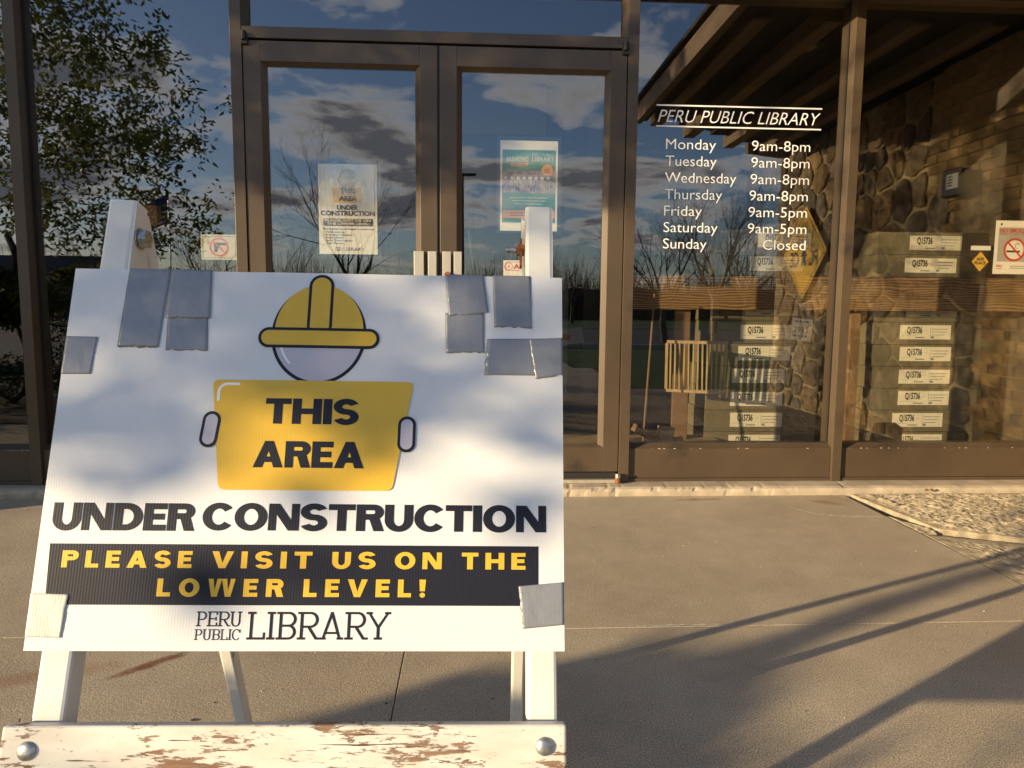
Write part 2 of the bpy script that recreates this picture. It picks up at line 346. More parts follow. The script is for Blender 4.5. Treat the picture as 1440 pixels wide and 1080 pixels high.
def wavy_wood():
    m = nmat('cathedral_grain_plank', (0.3,0.18,0.08), 0.7)
    t = m.node_tree; n = t.nodes; l = t.links; p = n['Principled BSDF']
    tcx = n.new('ShaderNodeTexCoord'); mp = n.new('ShaderNodeMapping'); mp.inputs['Scale'].default_value = (0.55, 1, 2.2); l.new(tcx.outputs['Object'], mp.inputs[0])
    wv = n.new('ShaderNodeTexWave'); wv.bands_direction = 'Z'; wv.inputs['Scale'].default_value = 9; wv.inputs['Distortion'].default_value = 9; wv.inputs['Detail'].default_value = 3; wv.inputs['Detail Scale'].default_value = 0.7
    l.new(mp.outputs[0], wv.inputs[0])
    x = n.new('ShaderNodeMix'); x.data_type = 'RGBA'; l.new(wv.outputs[0], x.inputs['Factor'])
    x.inputs['A'].default_value = (0.10, 0.05, 0.022, 1); x.inputs['B'].default_value = (0.30, 0.19, 0.09, 1)
    l.new(x.outputs['Result'], p.inputs['Base Color'])
    return m
PLANK = wavy_wood()

# ------------------------------------------------------------------ lettering
def arc(cx0, cy0, rx, ry, a0, a1, n=22):
    return [(cx0+rx*math.cos(math.radians(a0+(a1-a0)*i/n)), cy0+ry*math.sin(math.radians(a0+(a1-a0)*i/n))) for i in range(n+1)]
def ringsec(cx0, cy0, rx, ry, w, h, a0, a1, n=22):
    return [arc(cx0, cy0, rx, ry, a0, a1, n)+arc(cx0, cy0, rx-w, ry-h, a1, a0, n)]
def rc(x0, y0, x1, y1): return [[(x0,y0),(x1,y0),(x1,y1),(x0,y1)]]
def glyph(ch, W, w, h, sf):
    """pieces (lists of loops) of a capital of height 1; w, h stroke widths, sf serif overhang"""
    P = []
    def foot(x, y):
        if sf:
            P.append(rc(x-w/2-sf, y, x+w/2+sf, y+h))
    if ch == 'I':
        P.append(rc(sf, 0, sf+w, 1)); foot(sf+w/2, 0); foot(sf+w/2, 1-h); return P, w+2*sf
    if ch == 'T':
        P.append(rc(0, 1-h, W, 1)); P.append(rc(W/2-w/2, 0, W/2+w/2, 1-h)); foot(W/2, 0)
        if sf: P.append(rc(0, .78, h, 1-h)); P.append(rc(W-h, .78, W, 1-h))
    elif ch == 'H':
        P.append(rc(sf, 0, sf+w, 1)); P.append(rc(W-sf-w, 0, W-sf, 1)); P.append(rc(sf+w, .5-h/2, W-sf-w, .5+h/2))
        for x in (sf+w/2, W-sf-w/2): foot(x, 0); foot(x, 1-h)
    elif ch in 'EFL':
        P.append(rc(sf, 0, sf+w, 1)); foot(sf+w/2, 0)
        if ch != 'L': P.append(rc(sf+w, 1-h, W, 1)); P.append(rc(sf+w, .5-h/2+.01, W*.92, .5+h/2+.01))
        if ch != 'F': P.append(rc(sf+w, 0, W, h))
        foot(sf+w/2, 1-h)
        if sf:
            if ch != 'F': P.append(rc(W-h, h, W, .26))
            if ch != 'L': P.append(rc(W-h, .76, W, 1-h)); P.append(rc(W*.92-h, .38, W*.92, .64))
    elif ch == 'N':
        P.append(rc(sf, 0, sf+w*.86, 1)); P.append(rc(W-sf-w*.86, 0, W-sf, 1)); P.append([[(sf, 1), (W-sf-w*1.15, 0), (W-sf, 0), (sf+w*1.15, 1)]])
    elif ch in 'VY' :
        b = 0 if ch == 'V' else 0.42; k = w*(.85 if sf else 1.08)
        P.append([[(0,1),(W/2-k/2,b),(W/2,b),(W/2,b+.30 if ch=='V' else (b+.10 if sf else b+.22)),(k,1)]]); P.append([[(W,1),(W-k,1),(W/2,b+.30 if ch=='V' else (b+.10 if sf else b+.22)),(W/2,b),(W/2+k/2,b)]])
        if ch == 'Y': P.append(rc(W/2-w/2, 0, W/2+w/2, .46)); foot(W/2, 0)
        if sf: P.append(rc(-sf*.4, 1-h, k+sf, 1)); P.append(rc(W-k-sf, 1-h, W+sf*.4, 1))
    elif ch == 'W':
        k = w*.98; q = W/4
        for x0 in (0, W/2):
            P.append([[(x0,1),(x0+q-k/2,0),(x0+q,0),(x0+q,.36),(x0+k*.9,1)]]); P.append([[(x0+2*q+(k*.0),1),(x0+2*q-k*.8,1),(x0+q,.36),(x0+q,0),(x0+q+k/2,0)]])
        P.append([[(W,1),(W-k*.9,1),(W-k*.5,.8)]])
    elif ch == 'A':
        k = w*(.85 if sf else 1.12); x0 = sf*.8
        q_ = .62 if not sf else .80; P.append([[(x0,0),(x0+k,0),(W/2,q_),(W/2,1),(W/2-k*.46,1)]]); P.append([[(W-x0-k,0),(W-x0,0),(W/2+k*.46,1),(W/2,1),(W/2,q_)]])
        P.append(rc(x0+k*.9, .20, W-x0-k*.9, .20+h*.95))
        if sf: P.append(rc(0, 0, x0+k+sf*.7, h)); P.append(rc(W-x0-k-sf*.7, 0, W, h))
    elif ch in 'PRB':
        P.append(rc(sf, 0, sf+w, 1)); r = (1+h)/4 if ch == 'B' else .29
        foot(sf+w/2, 0); foot(sf+w/2, 1-h)
        rx = min(r*1.1, (W-sf-w)*.62); cx0 = W-rx
        P.append(ringsec(cx0, 1-r, rx, r, w*.95, h, -90, 90)); P.append(rc(sf+w, 1-h, cx0, 1)); P.append(rc(sf+w, 1-2*r, cx0, 1-2*r+h))
        if ch == 'B': P.append(ringsec(cx0, r, rx, r, w, h, -90, 90)); P.append(rc(sf+w, 0, cx0, h))
        if ch == 'R':
            P.append([[(W*.46, 1-2*r+h*.3), (W*.46+w*1.15, 1-2*r+h*.3), (W+.02, h*.0), (W+.02-w*1.12, 0)]])
            if sf: P.append(rc(W-w, 0, W+sf, h))
    elif ch == 'D':
        P.append(rc(sf, 0, sf+w, 1)); foot(sf+w/2, 0); foot(sf+w/2, 1-h)
        rx = W-.42*W; P.append(ringsec(W-rx, .5, rx, .5, w, h, -90, 90, 30)); P.append(rc(sf+w, 1-h, W-rx, 1)); P.append(rc(sf+w, 0, W-rx, h))
    elif ch == 'O':
        P.append([arc(W/2,.5,W/2,.52,0,360,40)[:-1], arc(W/2,.5,W/2-w,.52-h,360,0,40)[:-1]])
    elif ch == 'C':
        P.append(ringsec(W*.53, .5, W*.53, .52, w, h, 38, 322, 34))
        if sf: P.append(rc(W*.53+W*.53*.72, .66, W*.53+W*.53*.72+h, .98))
    elif ch == 'U':
        r = W/2-sf; P.append(rc(sf, r, sf+w, 1)); P.append(rc(W-sf-w, r, W-sf, 1)); P.append(ringsec(W/2, r-.02, r, r, w, h, 180, 360)); P.append(rc(sf, r-.021, sf+w, r)); P.append(rc(W-sf-w, r-.021, W-sf, r))
        foot(sf+w/2, 1-h); foot(W-sf-w/2, 1-h)
    elif ch == 'S':
        r = (1.04+h)/4
        P.append(ringsec(W/2, 1.02-r, W/2, r, w*.98, h, 22, 270)); P.append(ringsec(W/2, r-.02, W/2, r, w*.98, h, -158, 90))
    elif ch == '!':
        P.append([[(w*.12,.34),(w*1.0,.34),(w*1.15,1),(0,1)]]); P.append([arc(w*.57,.12,.14,.14,0,360,18)[:-1]]); return P, w*1.15
    return P, W
HEAVY_W = dict(A=1.02, R=.86, E=.72, O=1.02, C=.96, U=.90, N=.96, D=.92, S=.84, T=.84, H=.96, L=.68, P=.84, V=1.02, W=1.36)
SLAB_W = dict(A=.92, R=.80, E=.72, U=.84, L=.70, P=.72, B=.76, C=.76, Y=.88)
def draw_text(mb, text, x0, x1, y0, height, lvl, weight='heavy', gap=None, space=None, step=0.00002, slant=0.0):
    if weight == 'heavy': ww, hh, sf, tab = .29, .225, 0, HEAVY_W; gap = .045 if gap is None else gap; space = .22 if space is None else space
    else: ww, hh, sf, tab = .115, .085, .10, SLAB_W; gap = .05 if gap is None else gap; space = .3
    items = []; x = 0
    for ch in text:
        if ch == ' ': x += space; continue
        P, adv = glyph(ch, tab.get(ch, .8), ww, hh, sf); items.append((P, x)); x += adv+gap
    total = x-gap; sx = (x1-x0)/total; k = 0
    for P, ox in items:
        for loops in P:
            mb.flat([[(x0+(a+ox)*sx+slant*b*height, y0+b*height) for a, b in lp] for lp in loops], lvl+(k % 7)*step); k += 1
def font_mesh(text, size, offset=0.0, shear=0.0, align='LEFT', spacing=1.0):
    c = bpy.data.curves.new('t', 'FONT'); c.body = text; c.size = size; c.offset = offset; c.shear = shear; c.align_x = align; c.space_character = spacing; c.resolution_u = 3
    o = bpy.data.objects.new('t', c); COL.objects.link(o); bpy.context.view_layer.update()
    me = bpy.data.meshes.new_from_object(o); bpy.data.objects.remove(o); bpy.data.curves.remove(c)
    v = [tuple(x.co) for x in me.vertices]; f = [tuple(p.vertices) for p in me.polygons]; bpy.data.meshes.remove(me)
    return v, f
def put_text(mb, text, x, y, height, lvl, width=None, offset=0.0, shear=0.0, fn=None, align='LEFT', spacing=1.0):
    """text with capitals of the given height; x, y = left end of the baseline; width fits the line"""
    v, f = font_mesh(text, 1.0, offset, shear, 'LEFT', spacing)
    if not v: return
    xs = [a[0] for a in v]; k = height/0.685; mn = min(xs); wd = (max(xs)-mn); sx = width/wd if width else k
    if align == 'CENTER': x -= wd*sx/2
    if align == 'RIGHT': x -= wd*sx
    fn = fn or (lambda a, b, c: (a, b, c))
    mb.add([fn(x+(a[0]-mn)*sx, y+a[1]*k, lvl) for a in v], f)
def ell(cx0, cy0, rx, ry, n=30): return arc(cx0, cy0, rx, ry, 0, 360, n)[:-1]
def rrect(x0, y0, x1, y1, r, n=6):
    return arc(x1-r,y1-r,r,r,0,90,n)+arc(x0+r,y1-r,r,r,90,180,n)+arc(x0+r,y0+r,r,r,180,270,n)+arc(x1-r,y0+r,r,r,270,360,n)
# ------------------------------------------------------------------ ground
lawn = MB(); lawn.add([(-700,-700,-0.02),(700,-700,-0.02),(700,700,-0.02),(-700,700,-0.02)], [(0,1,2,3)])
lawn.build('lawn', GRASS, kind='structure')
road = MB(); road.add([(-300,-31,-0.012),(300,-31,-0.012),(300,-13.6,-0.012),(-300,-13.6,-0.012)], [(0,1,2,3)])
road.build('road', ASPH, kind='structure')
lot = MB(); lot.add([(-60,-23,-0.008),(-3.4,-23,-0.008),(-3.4,-6.6,-0.008),(-60,-6.6,-0.008)], [(0,1,2,3)])
lot.build('parking_lot', ASPH, kind='structure')
k = MB(); k.box(-3.4,60,-13.75,-13.6,-0.05,0.09); k.box(-60,60,-31.15,-31.0,-0.05,0.09); k.build('kerb', KERB, bevel=0.012, kind='structure')
k = MB(); k.box(-60,-3.4,-6.7,-6.55,-0.05,0.09); k.box(-3.4,-3.25,-13.6,-6.55,-0.05,0.09); k.build('kerb', KERB, bevel=0.012, kind='structure')
bed = MB(); n = 40
for i in range(n+1):
    for j in range(n+1):
        x = -9+6.2*i/n; y = -5.6+3.6*j/n
        bed.v.append((x, y, 0.01+0.03*noise.noise(Vector((x*3,y*3,0)))))
for i in range(n):
    for j in range(n):
        a = i*(n+1)+j; bed.f.append((a, a+n+1, a+n+2, a+1))
bed.build('planting_bed', MULCH, kind='structure')
jf = MB(); jf.add([(-9,-7.6,-0.055),(3.1,-7.6,-0.055),(3.1,-0.05,-0.055),(-9,-0.05,-0.055)], [(0,1,2,3)])
jf.build('joint_sand', nmat('dark_joint_sand', (0.05,0.04,0.03), 0.95, var=0.4, vscale=60), kind='structure')
pave = empty('pavement', (0,0,0), kind='structure')
G = 0.0013
def slab(x0, x1, y0, y1, mat=CONC):
    b = MB(); b.box(x0+G, x1-G, y0+G, y1-G, -0.1, 0.0); return b.build('slab', mat, pave, bevel=0.0015, seg=2)
slab(-2.75, 1.882, -1.572, -0.112); slab(-6.0, -2.75, -1.572, -0.112); slab(-9.0, -6.0, -1.572, -0.112)
yy = [-1.572, -3.09, -4.61, -6.13, -7.6]
for a, b in zip(yy, yy[1:]):
    for x0, x1 in ((-2.75, -0.182), (-0.182, 1.882)): slab(x0, x1, b, a)
slab(-4.9, -2.75, -2.0, -1.572)
for i, y in enumerate((-7.6, -9.1, -10.6, -12.1)): slab(-1.2, 1.6, y-1.5, y)
# rough, heaved slabs at the right
def rough(name, q, z, amp, nx, ny, seed):
    m = MB()
    for j in range(ny+1):
        for i in range(nx+1):
            u, v = i/nx, j/ny
            a = Vector(q[0]).lerp(Vector(q[1]), u); b = Vector(q[3]).lerp(Vector(q[2]), u); p = a.lerp(b, v)
            s = Vector((p.x*8+seed, p.y*22, seed)); s2 = Vector((p.x*34, p.y*60, seed))
            e = min(1, min(u, 1-u, v, 1-v)*18)
            h = (0.55-abs(noise.noise(s)))*0.9+0.55*noise.noise(s2)+0.25*noise.noise(s2*2.3)
            jx = 0.006*noise.noise(Vector((p.x*20, p.y*20, 9))) if u in (0,1) or v in (0,1) else 0
            m.v.append((p.x+jx, p.y+jx, z+amp*h*e))
    for j in range(ny):
        for i in range(nx):
            a = j*(nx+1)+i; m.f.append((a, a+nx+1, a+nx+2, a+1))
    ring = [i for i in range(nx+1)]+[j*(nx+1)+nx for j in range(1, ny+1)]+[ny*(nx+1)+i for i in range(nx-1, -1, -1)]+[j*(nx+1) for j in range(ny-1, 0, -1)]
    b0 = len(m.v)
    for i in ring: m.v.append((m.v[i][0], m.v[i][1], -0.08))
    for k2 in range(len(ring)):
        a, b = ring[k2], ring[(k2+1)%len(ring)]; m.f.append((a, b, b0+(k2+1)%len(ring), b0+k2))
    return m.build(name, ROUGHSTONE, pave, smooth=False)
rough('slab', ((1.915,-0.118),(3.09,-0.118),(3.09,-1.22),(1.985,-0.695)), 0.006, 0.015, 190, 110, 1.0)
rough('slab', ((1.892,-0.742),(3.09,-1.245),(3.09,-3.0),(1.892,-3.0)), -0.001, 0.013, 150, 170, 5.0)
rough('slab', ((1.893,-0.46),(1.972,-0.70),(1.958,-0.728),(1.893,-0.725)), -0.004, 0.008, 22, 26, 8.0)
rough('slab', ((1.892,-3.01),(3.09,-3.01),(3.09,-4.6),(1.892,-4.6)), -0.002, 0.006, 60, 60, 3.0)
# hairline cracks and chipped spots in the slab
CR = nmat('pale_crack_grit', (0.75,0.68,0.55), 0.95, var=0.5, vscale=40); CRD = nmat('dark_crack_grit', (0.07,0.055,0.04), 0.95)  # pale grit and dark grit colours for the cracks
def crack(pts, wdt, mat, seed):
    m = MB(); rnd = random.Random(seed); P = []
    for (ax, ay), (bx, by) in zip(pts, pts[1:]):
        n0 = max(2, int(math.hypot(bx-ax, by-ay)/0.012))
        for i in range(n0): P.append((ax+(bx-ax)*i/n0, ay+(by-ay)*i/n0))
    for i, (x, y) in enumerate(P):
        o = rnd.uniform(-1, 1)*0.004; ww = wdt*(0.35+rnd.random())
        m.v += [(x, y+o-ww/2, 0.0012), (x, y+o+ww/2, 0.0012)]
        if i: b = 2*i; m.f.append((b-2, b, b+1, b-1))
    return m.build('hairline_crack', mat, pave)
crack([(1.386,-0.118),(1.50,-0.33),(1.58,-0.45),(1.70,-0.49),(1.872,-0.498)], 0.008, CR, 1)
crack([(1.386,-0.118),(1.50,-0.34)], 0.006, CRD, 2)
crack([(1.80,-0.118),(1.85,-0.24)], 0.006, CRD, 3)
crack([(0.48,-1.566),(0.62,-1.563),(0.75,-1.566)], 0.006, CR, 4)
crack([(1.86,-0.2),(1.872,-0.49)], 0.002, CRD, 6)
pits = MB(); rnd = random.Random(5)
for (x, y, r) in [(0.52,-0.62,.007),(1.24,-1.36,.006),(-0.62,-2.0,.010),(-0.60,-1.93,.005),(0.33,-1.76,.004),(-0.2,-1.95,.006),(0.05,-1.94,.005)]+[(rnd.uniform(-2,1.8), rnd.uniform(-2.4,-.2), rnd.uniform(.0015,.0035)) for _ in range(70)]:
    pits.flat([[(x+r*rnd.uniform(.5,1.2)*math.cos(a*1.05), y+r*rnd.uniform(.4,.9)*math.sin(a*1.05)) for a in range(6)]], 0.001)
pits.build('surface_pits', CRD, pave)
gr = MB()
for _ in range(260):
    x = rnd.uniform(-2.3, 3.0); y = rnd.uniform(-2.6, -0.13) if rnd.random() < .55 else -0.125-abs(rnd.gauss(0, .02)); r = rnd.uniform(.001, .0032)
    z = 0.0 if x < 1.88 else 0.012
    vs = [(x+r*rnd.uniform(.6,1.3)*math.cos(t), y+r*rnd.uniform(.6,1.3)*math.sin(t), z) for t in (0,1.3,2.5,3.8,5)]+[(x, y, z+r*1.1)]
    gr.add(vs, [(i,(i+1)%5,5) for i in range(5)])
gr.build('loose_grit', nmat('loose_pale_grit', (0.42,0.36,0.27), 0.9, var=0.5, vscale=200), kind='stuff')

# ------------------------------------------------------------------ building shell
lib = empty('library_building', (0,3,0), 'low brown brick library building behind the bronze storefront with a dark interior', 'building')
def libpart(name, mat, boxes, bevel=0):
    m = MB()
    for b in boxes: m.box(b[0], b[1], b[2]-3, b[3]-3, b[4], b[5])
    return m.build(name, mat, lib, bevel=bevel)
libpart('upper_wall', nmat('plain_brown_brickwork', (0.20,0.125,0.07), 0.9, var=0.3, vscale=5, bump=0.4, bscale=50), [(-9,1.4,0.0,0.3,2.51,3.5),(1.4,8,0.0,0.3,2.80,3.5),(-9,-4.3,0.0,0.3,-0.1,2.51)])
libpart('roof', ROOFM, [(-9.3,8.3,-0.25,9,3.503,3.68)])
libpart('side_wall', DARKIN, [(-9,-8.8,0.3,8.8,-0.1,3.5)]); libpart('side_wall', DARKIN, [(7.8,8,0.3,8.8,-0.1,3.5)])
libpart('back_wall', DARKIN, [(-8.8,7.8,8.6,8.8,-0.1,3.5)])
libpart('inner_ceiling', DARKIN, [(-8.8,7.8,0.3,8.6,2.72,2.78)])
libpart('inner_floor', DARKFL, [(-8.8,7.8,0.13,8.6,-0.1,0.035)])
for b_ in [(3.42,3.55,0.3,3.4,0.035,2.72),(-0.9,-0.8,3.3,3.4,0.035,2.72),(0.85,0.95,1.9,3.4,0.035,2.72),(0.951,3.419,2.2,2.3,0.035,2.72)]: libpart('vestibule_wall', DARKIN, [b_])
# inner vestibule door frame far behind the glass
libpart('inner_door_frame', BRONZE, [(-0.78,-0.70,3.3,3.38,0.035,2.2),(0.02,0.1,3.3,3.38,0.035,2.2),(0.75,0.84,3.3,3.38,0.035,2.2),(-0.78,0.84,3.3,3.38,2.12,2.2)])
libpart('added_shade_wall', nmat('added_wall_brickwork', (0.20,0.125,0.07), 0.9, var=0.3, vscale=5, bump=0.4, bscale=50), [(-4.75,-4.45,-1.53,-0.001,-0.1,3.5)])  # unseen wall added to shade the left windows, brick coloured like the upper wall
# concrete ledge under the storefront
m = MB(); nx = 420; prof = [(-0.105,-0.03),(-0.108,0.018),(-0.100,0.034),(-0.082,0.041),(0.02,0.043),(0.30,0.043)]
for i in range(nx+1):
    x = -4.3+7.39*i/nx
    for j, (y, z) in enumerate(prof):
        c = noise.noise(Vector((x*26, j*.7, 0))); c2 = noise.noise(Vector((x*6.5, 3, 0)))
        chip = max(0, c*1.4+c2*1.1-0.35)*(1 if j in (1,2,3) else 0)*(1.0 if x < 1.9 else 0.25)
        y += (0.03*(x-0.5)/2.5 if x < 0.5 else -0.012*(x-0.5)/2.5)*(-1 if x < 0.5 else 1)
        m.v.append((x, y+0.012*chip-3, z-0.007*chip))
for i in range(nx):
    for j in range(len(prof)-1):
        a = i*len(prof)+j; m.f.append((a, a+len(prof), a+len(prof)+1, a+1))
m.build('threshold_ledge', nmat('pale_chipped_concrete', (0.44,0.365,0.26), 0.9, var=0.2, vscale=9, bump=0.6, bscale=140), lib)

# ------------------------------------------------------------------ storefront
sf = empty('storefront', (0,0.05,0.04), 'bronze framed glass storefront with a pair of entrance doors and tall fixed windows', 'storefront')
OX, OY, OZ = 0, 0.05, 0.04
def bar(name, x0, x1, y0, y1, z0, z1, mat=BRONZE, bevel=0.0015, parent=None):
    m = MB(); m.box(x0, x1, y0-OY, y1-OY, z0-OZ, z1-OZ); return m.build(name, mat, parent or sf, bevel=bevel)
HEAD = 2.452
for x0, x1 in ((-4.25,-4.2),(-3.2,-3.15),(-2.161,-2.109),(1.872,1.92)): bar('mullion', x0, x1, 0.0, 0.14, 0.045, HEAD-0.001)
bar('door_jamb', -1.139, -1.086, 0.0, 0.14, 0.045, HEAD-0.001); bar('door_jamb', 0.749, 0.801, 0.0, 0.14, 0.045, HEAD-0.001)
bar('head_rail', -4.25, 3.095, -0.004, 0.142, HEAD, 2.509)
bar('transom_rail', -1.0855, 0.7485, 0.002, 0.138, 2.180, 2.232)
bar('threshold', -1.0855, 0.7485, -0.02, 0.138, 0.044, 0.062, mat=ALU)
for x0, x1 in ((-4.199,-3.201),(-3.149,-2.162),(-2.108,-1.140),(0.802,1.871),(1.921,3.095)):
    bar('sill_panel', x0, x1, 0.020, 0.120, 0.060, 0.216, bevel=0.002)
    bar('sill_trim', x0, x1, 0.012, 0.125, 0.045, 0.0595, bevel=0.001)
    b = MB(); b.add([(x0,0.022-OY,0.2165-OZ),(x1,0.022-OY,0.2165-OZ),(x1,0.060-OY,0.237-OZ),(x0,0.060-OY,0.237-OZ),(x0,0.118-OY,0.237-OZ),(x1,0.118-OY,0.237-OZ),(x1,0.118-OY,0.2165-OZ),(x0,0.118-OY,0.2165-OZ)],
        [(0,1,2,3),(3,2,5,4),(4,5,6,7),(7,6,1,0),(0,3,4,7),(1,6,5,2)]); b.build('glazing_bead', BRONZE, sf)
# scuffed bright nicks along the beads
nk = MB(); rnd = random.Random(11)
for _ in range(46):
    x = rnd.choice((rnd.uniform(.85,1.84), rnd.uniform(1.95,3.05), rnd.uniform(-2.3,-2.17))); l0 = rnd.uniform(.002,.012)
    nk.box(x, x+l0, 0.0195-OY, 0.0205-OY, 0.2135-OZ, 0.2135+rnd.uniform(.001,.003)-OZ)
nk.build('paint_nicks', nmat('bare_metal_nick', (0.6,0.58,0.52), 0.5), sf, kind='stuff')
def pane(name, x0, x1, z0, z1, y=0.066, parent=None, t=0.006):
    m = MB(); m.box(x0, x1, y-OY, y+t-OY, z0-OZ, z1-OZ); return m.build(name, GLASS, parent or sf)
for x0, x1 in ((-4.199,-3.201),(-3.149,-2.162),(-2.108,-1.140),(0.802,1.871),(1.921,3.095)):
    pane('window_pane', x0+0.001, x1-0.001, 0.238, HEAD-0.0015)
    for xa, xb in ((x0, x0+0.006), (x1-0.006, x1)): bar('gasket', xa+0.0002, xb-0.0002, 0.058, 0.0655, 0.238, HEAD-0.002, mat=BLACK, bevel=0)
pane('transom_pane', -1.068, 0.722, 2.2425, HEAD-0.0015)
def frame_bead(x0, x1, z0, z1, w, yf, yb, mat, parent, name='glazing_bead'):
    """bevelled bead round an opening: outer rectangle at yf, inner one (w in) at yb"""
    o = [(x0,z0),(x1,z0),(x1,z1),(x0,z1)]; i_ = [(x0+w,z0+w*.5),(x1-w,z0+w*.5),(x1-w,z1-w*.7),(x0+w,z1-w*.7)]
    m = MB(); V = [(a,yf-OY,b-OZ) for a,b in o]+[(a,yb-OY,b-OZ) for a,b in i_]+[(a,yb+.012-OY,b-OZ) for a,b in o]
    m.add(V, [(k,(k+1)%4,4+(k+1)%4,4+k) for k in range(4)]+[(4+k,4+(k+1)%4,8+(k+1)%4,8+k) for k in range(4)])
    return m.build(name, mat, parent)
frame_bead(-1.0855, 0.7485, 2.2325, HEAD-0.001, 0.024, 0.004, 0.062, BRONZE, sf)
def door(lx0, lx1, gx0, gx1, hinge):
    d = MB(); zt, zb, gt, gb = 2.170, 0.098, 2.074, 0.228
    a, b = gx0-0.024, gx1+0.024
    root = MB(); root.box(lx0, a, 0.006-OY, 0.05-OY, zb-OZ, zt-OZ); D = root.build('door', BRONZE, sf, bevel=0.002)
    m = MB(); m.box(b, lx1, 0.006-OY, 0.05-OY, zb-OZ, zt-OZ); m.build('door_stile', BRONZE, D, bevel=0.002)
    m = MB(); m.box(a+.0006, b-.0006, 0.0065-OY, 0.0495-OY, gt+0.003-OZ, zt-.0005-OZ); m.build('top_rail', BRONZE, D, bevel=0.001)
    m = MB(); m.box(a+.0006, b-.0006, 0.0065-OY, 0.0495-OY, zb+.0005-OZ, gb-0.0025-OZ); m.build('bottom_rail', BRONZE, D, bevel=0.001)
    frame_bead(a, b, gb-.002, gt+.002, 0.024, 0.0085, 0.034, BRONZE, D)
    pane('door_glass', gx0-.004, gx1+.004, gb, gt, 0.0345, D)
    m = MB(); m.box(lx0+.01, lx1-.01, 0.0-OY, 0.03-OY, 0.066-OZ, 0.095-OZ); m.build('bottom_sweep', BRONZE_D, D, bevel=0.002)
    hx = lx0+.012 if hinge == 'L' else lx1-.012
    s = 1 if hinge == 'L' else -1
    m = MB(); m.tube([(hx, -0.012-OY, 2.165-OZ),(hx, -0.012-OY, 2.205-OZ)], 0.012, 10); m.box(hx-.016*1, hx+.016, -0.010-OY, 0.004-OY, 2.148-OZ, 2.182-OZ)
    m.build('top_pivot', BLACK, D, bevel=0.002)
    m = MB(); m.tube([(hx-.008*s, -0.024-OY, 0.047-OZ),(hx-.008*s, -0.024-OY, 0.072-OZ)], 0.0155, 14); m.build('pivot_base', RUST, D, bevel=0.0015)
    m = MB(); m.tube([(hx-.008*s, -0.024-OY, 0.0725-OZ),(hx-.008*s, -0.024-OY, 0.093-OZ)], 0.0145, 14); m.build('pivot_cap', STEEL, D, bevel=0.0015)
    return D
DL = door(-1.083, -0.172, -0.977, -0.279, 'L'); DR = door(-0.160, 0.745, -0.054, 0.642, 'R')
def pull(D, xa, xb, flip):
    m = MB(); y0 = -0.030
    # channel section with two flanges, open towards the middle
    m.box(xa, xb, y0-OY, y0+.003-OY, 0.83-OZ, 1.200-OZ); m.build('pull_handle', ALU, D, bevel=0.0008)
    m = MB(); e = xb if not flip else xa
    m.box(min(e, e+(-.003 if not flip else .003)), max(e, e+(-.003 if not flip else .003)), y0+.0032-OY, 0.0058-OY, 0.831-OZ, 1.199-OZ); m.build('pull_flange', ALU, D)
    return
pull(DL, -0.285, -0.238, False); pull(DL, -0.217, -0.177, False); pull(DR, -0.147, -0.107, True); pull(DR, -0.092, -0.054, True)
m = MB(); m.tube([(-0.122,-0.034-OY,1.085-OZ),(-0.122,-0.050-OY,1.085-OZ)], 0.017, 16); m.build('key_cylinder', RUST, DR, bevel=0.002)
m = MB(); m.box(-0.1715,-0.1605,0.012-OY,0.05-OY,0.10-OZ,2.168-OZ); m.build('centre_seal', BLACK, sf)

# ------------------------------------------------------------------ opening hours lettering on the glass
FY = 0.0648
hrs = empty('opening_hours_lettering', (0.909, FY, 1.235), 'white vinyl opening hours lettering on the window right of the doors', 'lettering')
def fac(x, z, c): return (x-0.909, -c, z-1.235)
def hline(name, items):
    m = MB()
    for it in items: put_text(m, *it[:5], width=it[5], offset=it[6] if len(it) > 6 else 0.008, shear=it[7] if len(it) > 7 else 0, fn=fac)
    return m.build(name, VINYL, hrs)
hline('heading', [('PERU PUBLIC LIBRARY', 0.917, 1.856, 0.060, 0.0, 0.829, -0.008, 0.30)])
for z in (1.9375, 1.8365):
    m = MB(); m.add([fac(0.909,z-.0035,0),fac(1.752,z-.0035,0),fac(1.752,z+.0035,0),fac(0.909,z+.0035,0)], [(0,1,2,3)]); m.build('rule_line', VINYL, hrs)
for i, (dname, x1, h0, h1, ht) in enumerate((('Monday',1.216,1.400,1.701,'9am-8pm'),('Tuesday',1.222,1.400,1.702,'9am-8pm'),('Wednesday',1.326,1.400,1.703,'9am-8pm'),('Thursday',1.257,1.398,1.701,'9am-8pm'),('Friday',1.156,1.396,1.701,'9am-5pm'),('Saturday',1.240,1.396,1.702,'9am-5pm'),('Sunday',1.186,1.478,1.702,'Closed'))):
    z = 1.7265-i*0.0817
    hline('weekday_name', [(dname, 0.962, z, 0.050, 0.0, x1-0.962, -0.006)]); hline('opening_time', [(ht, h0, z, 0.050, 0.0, h1-h0, -0.006)])

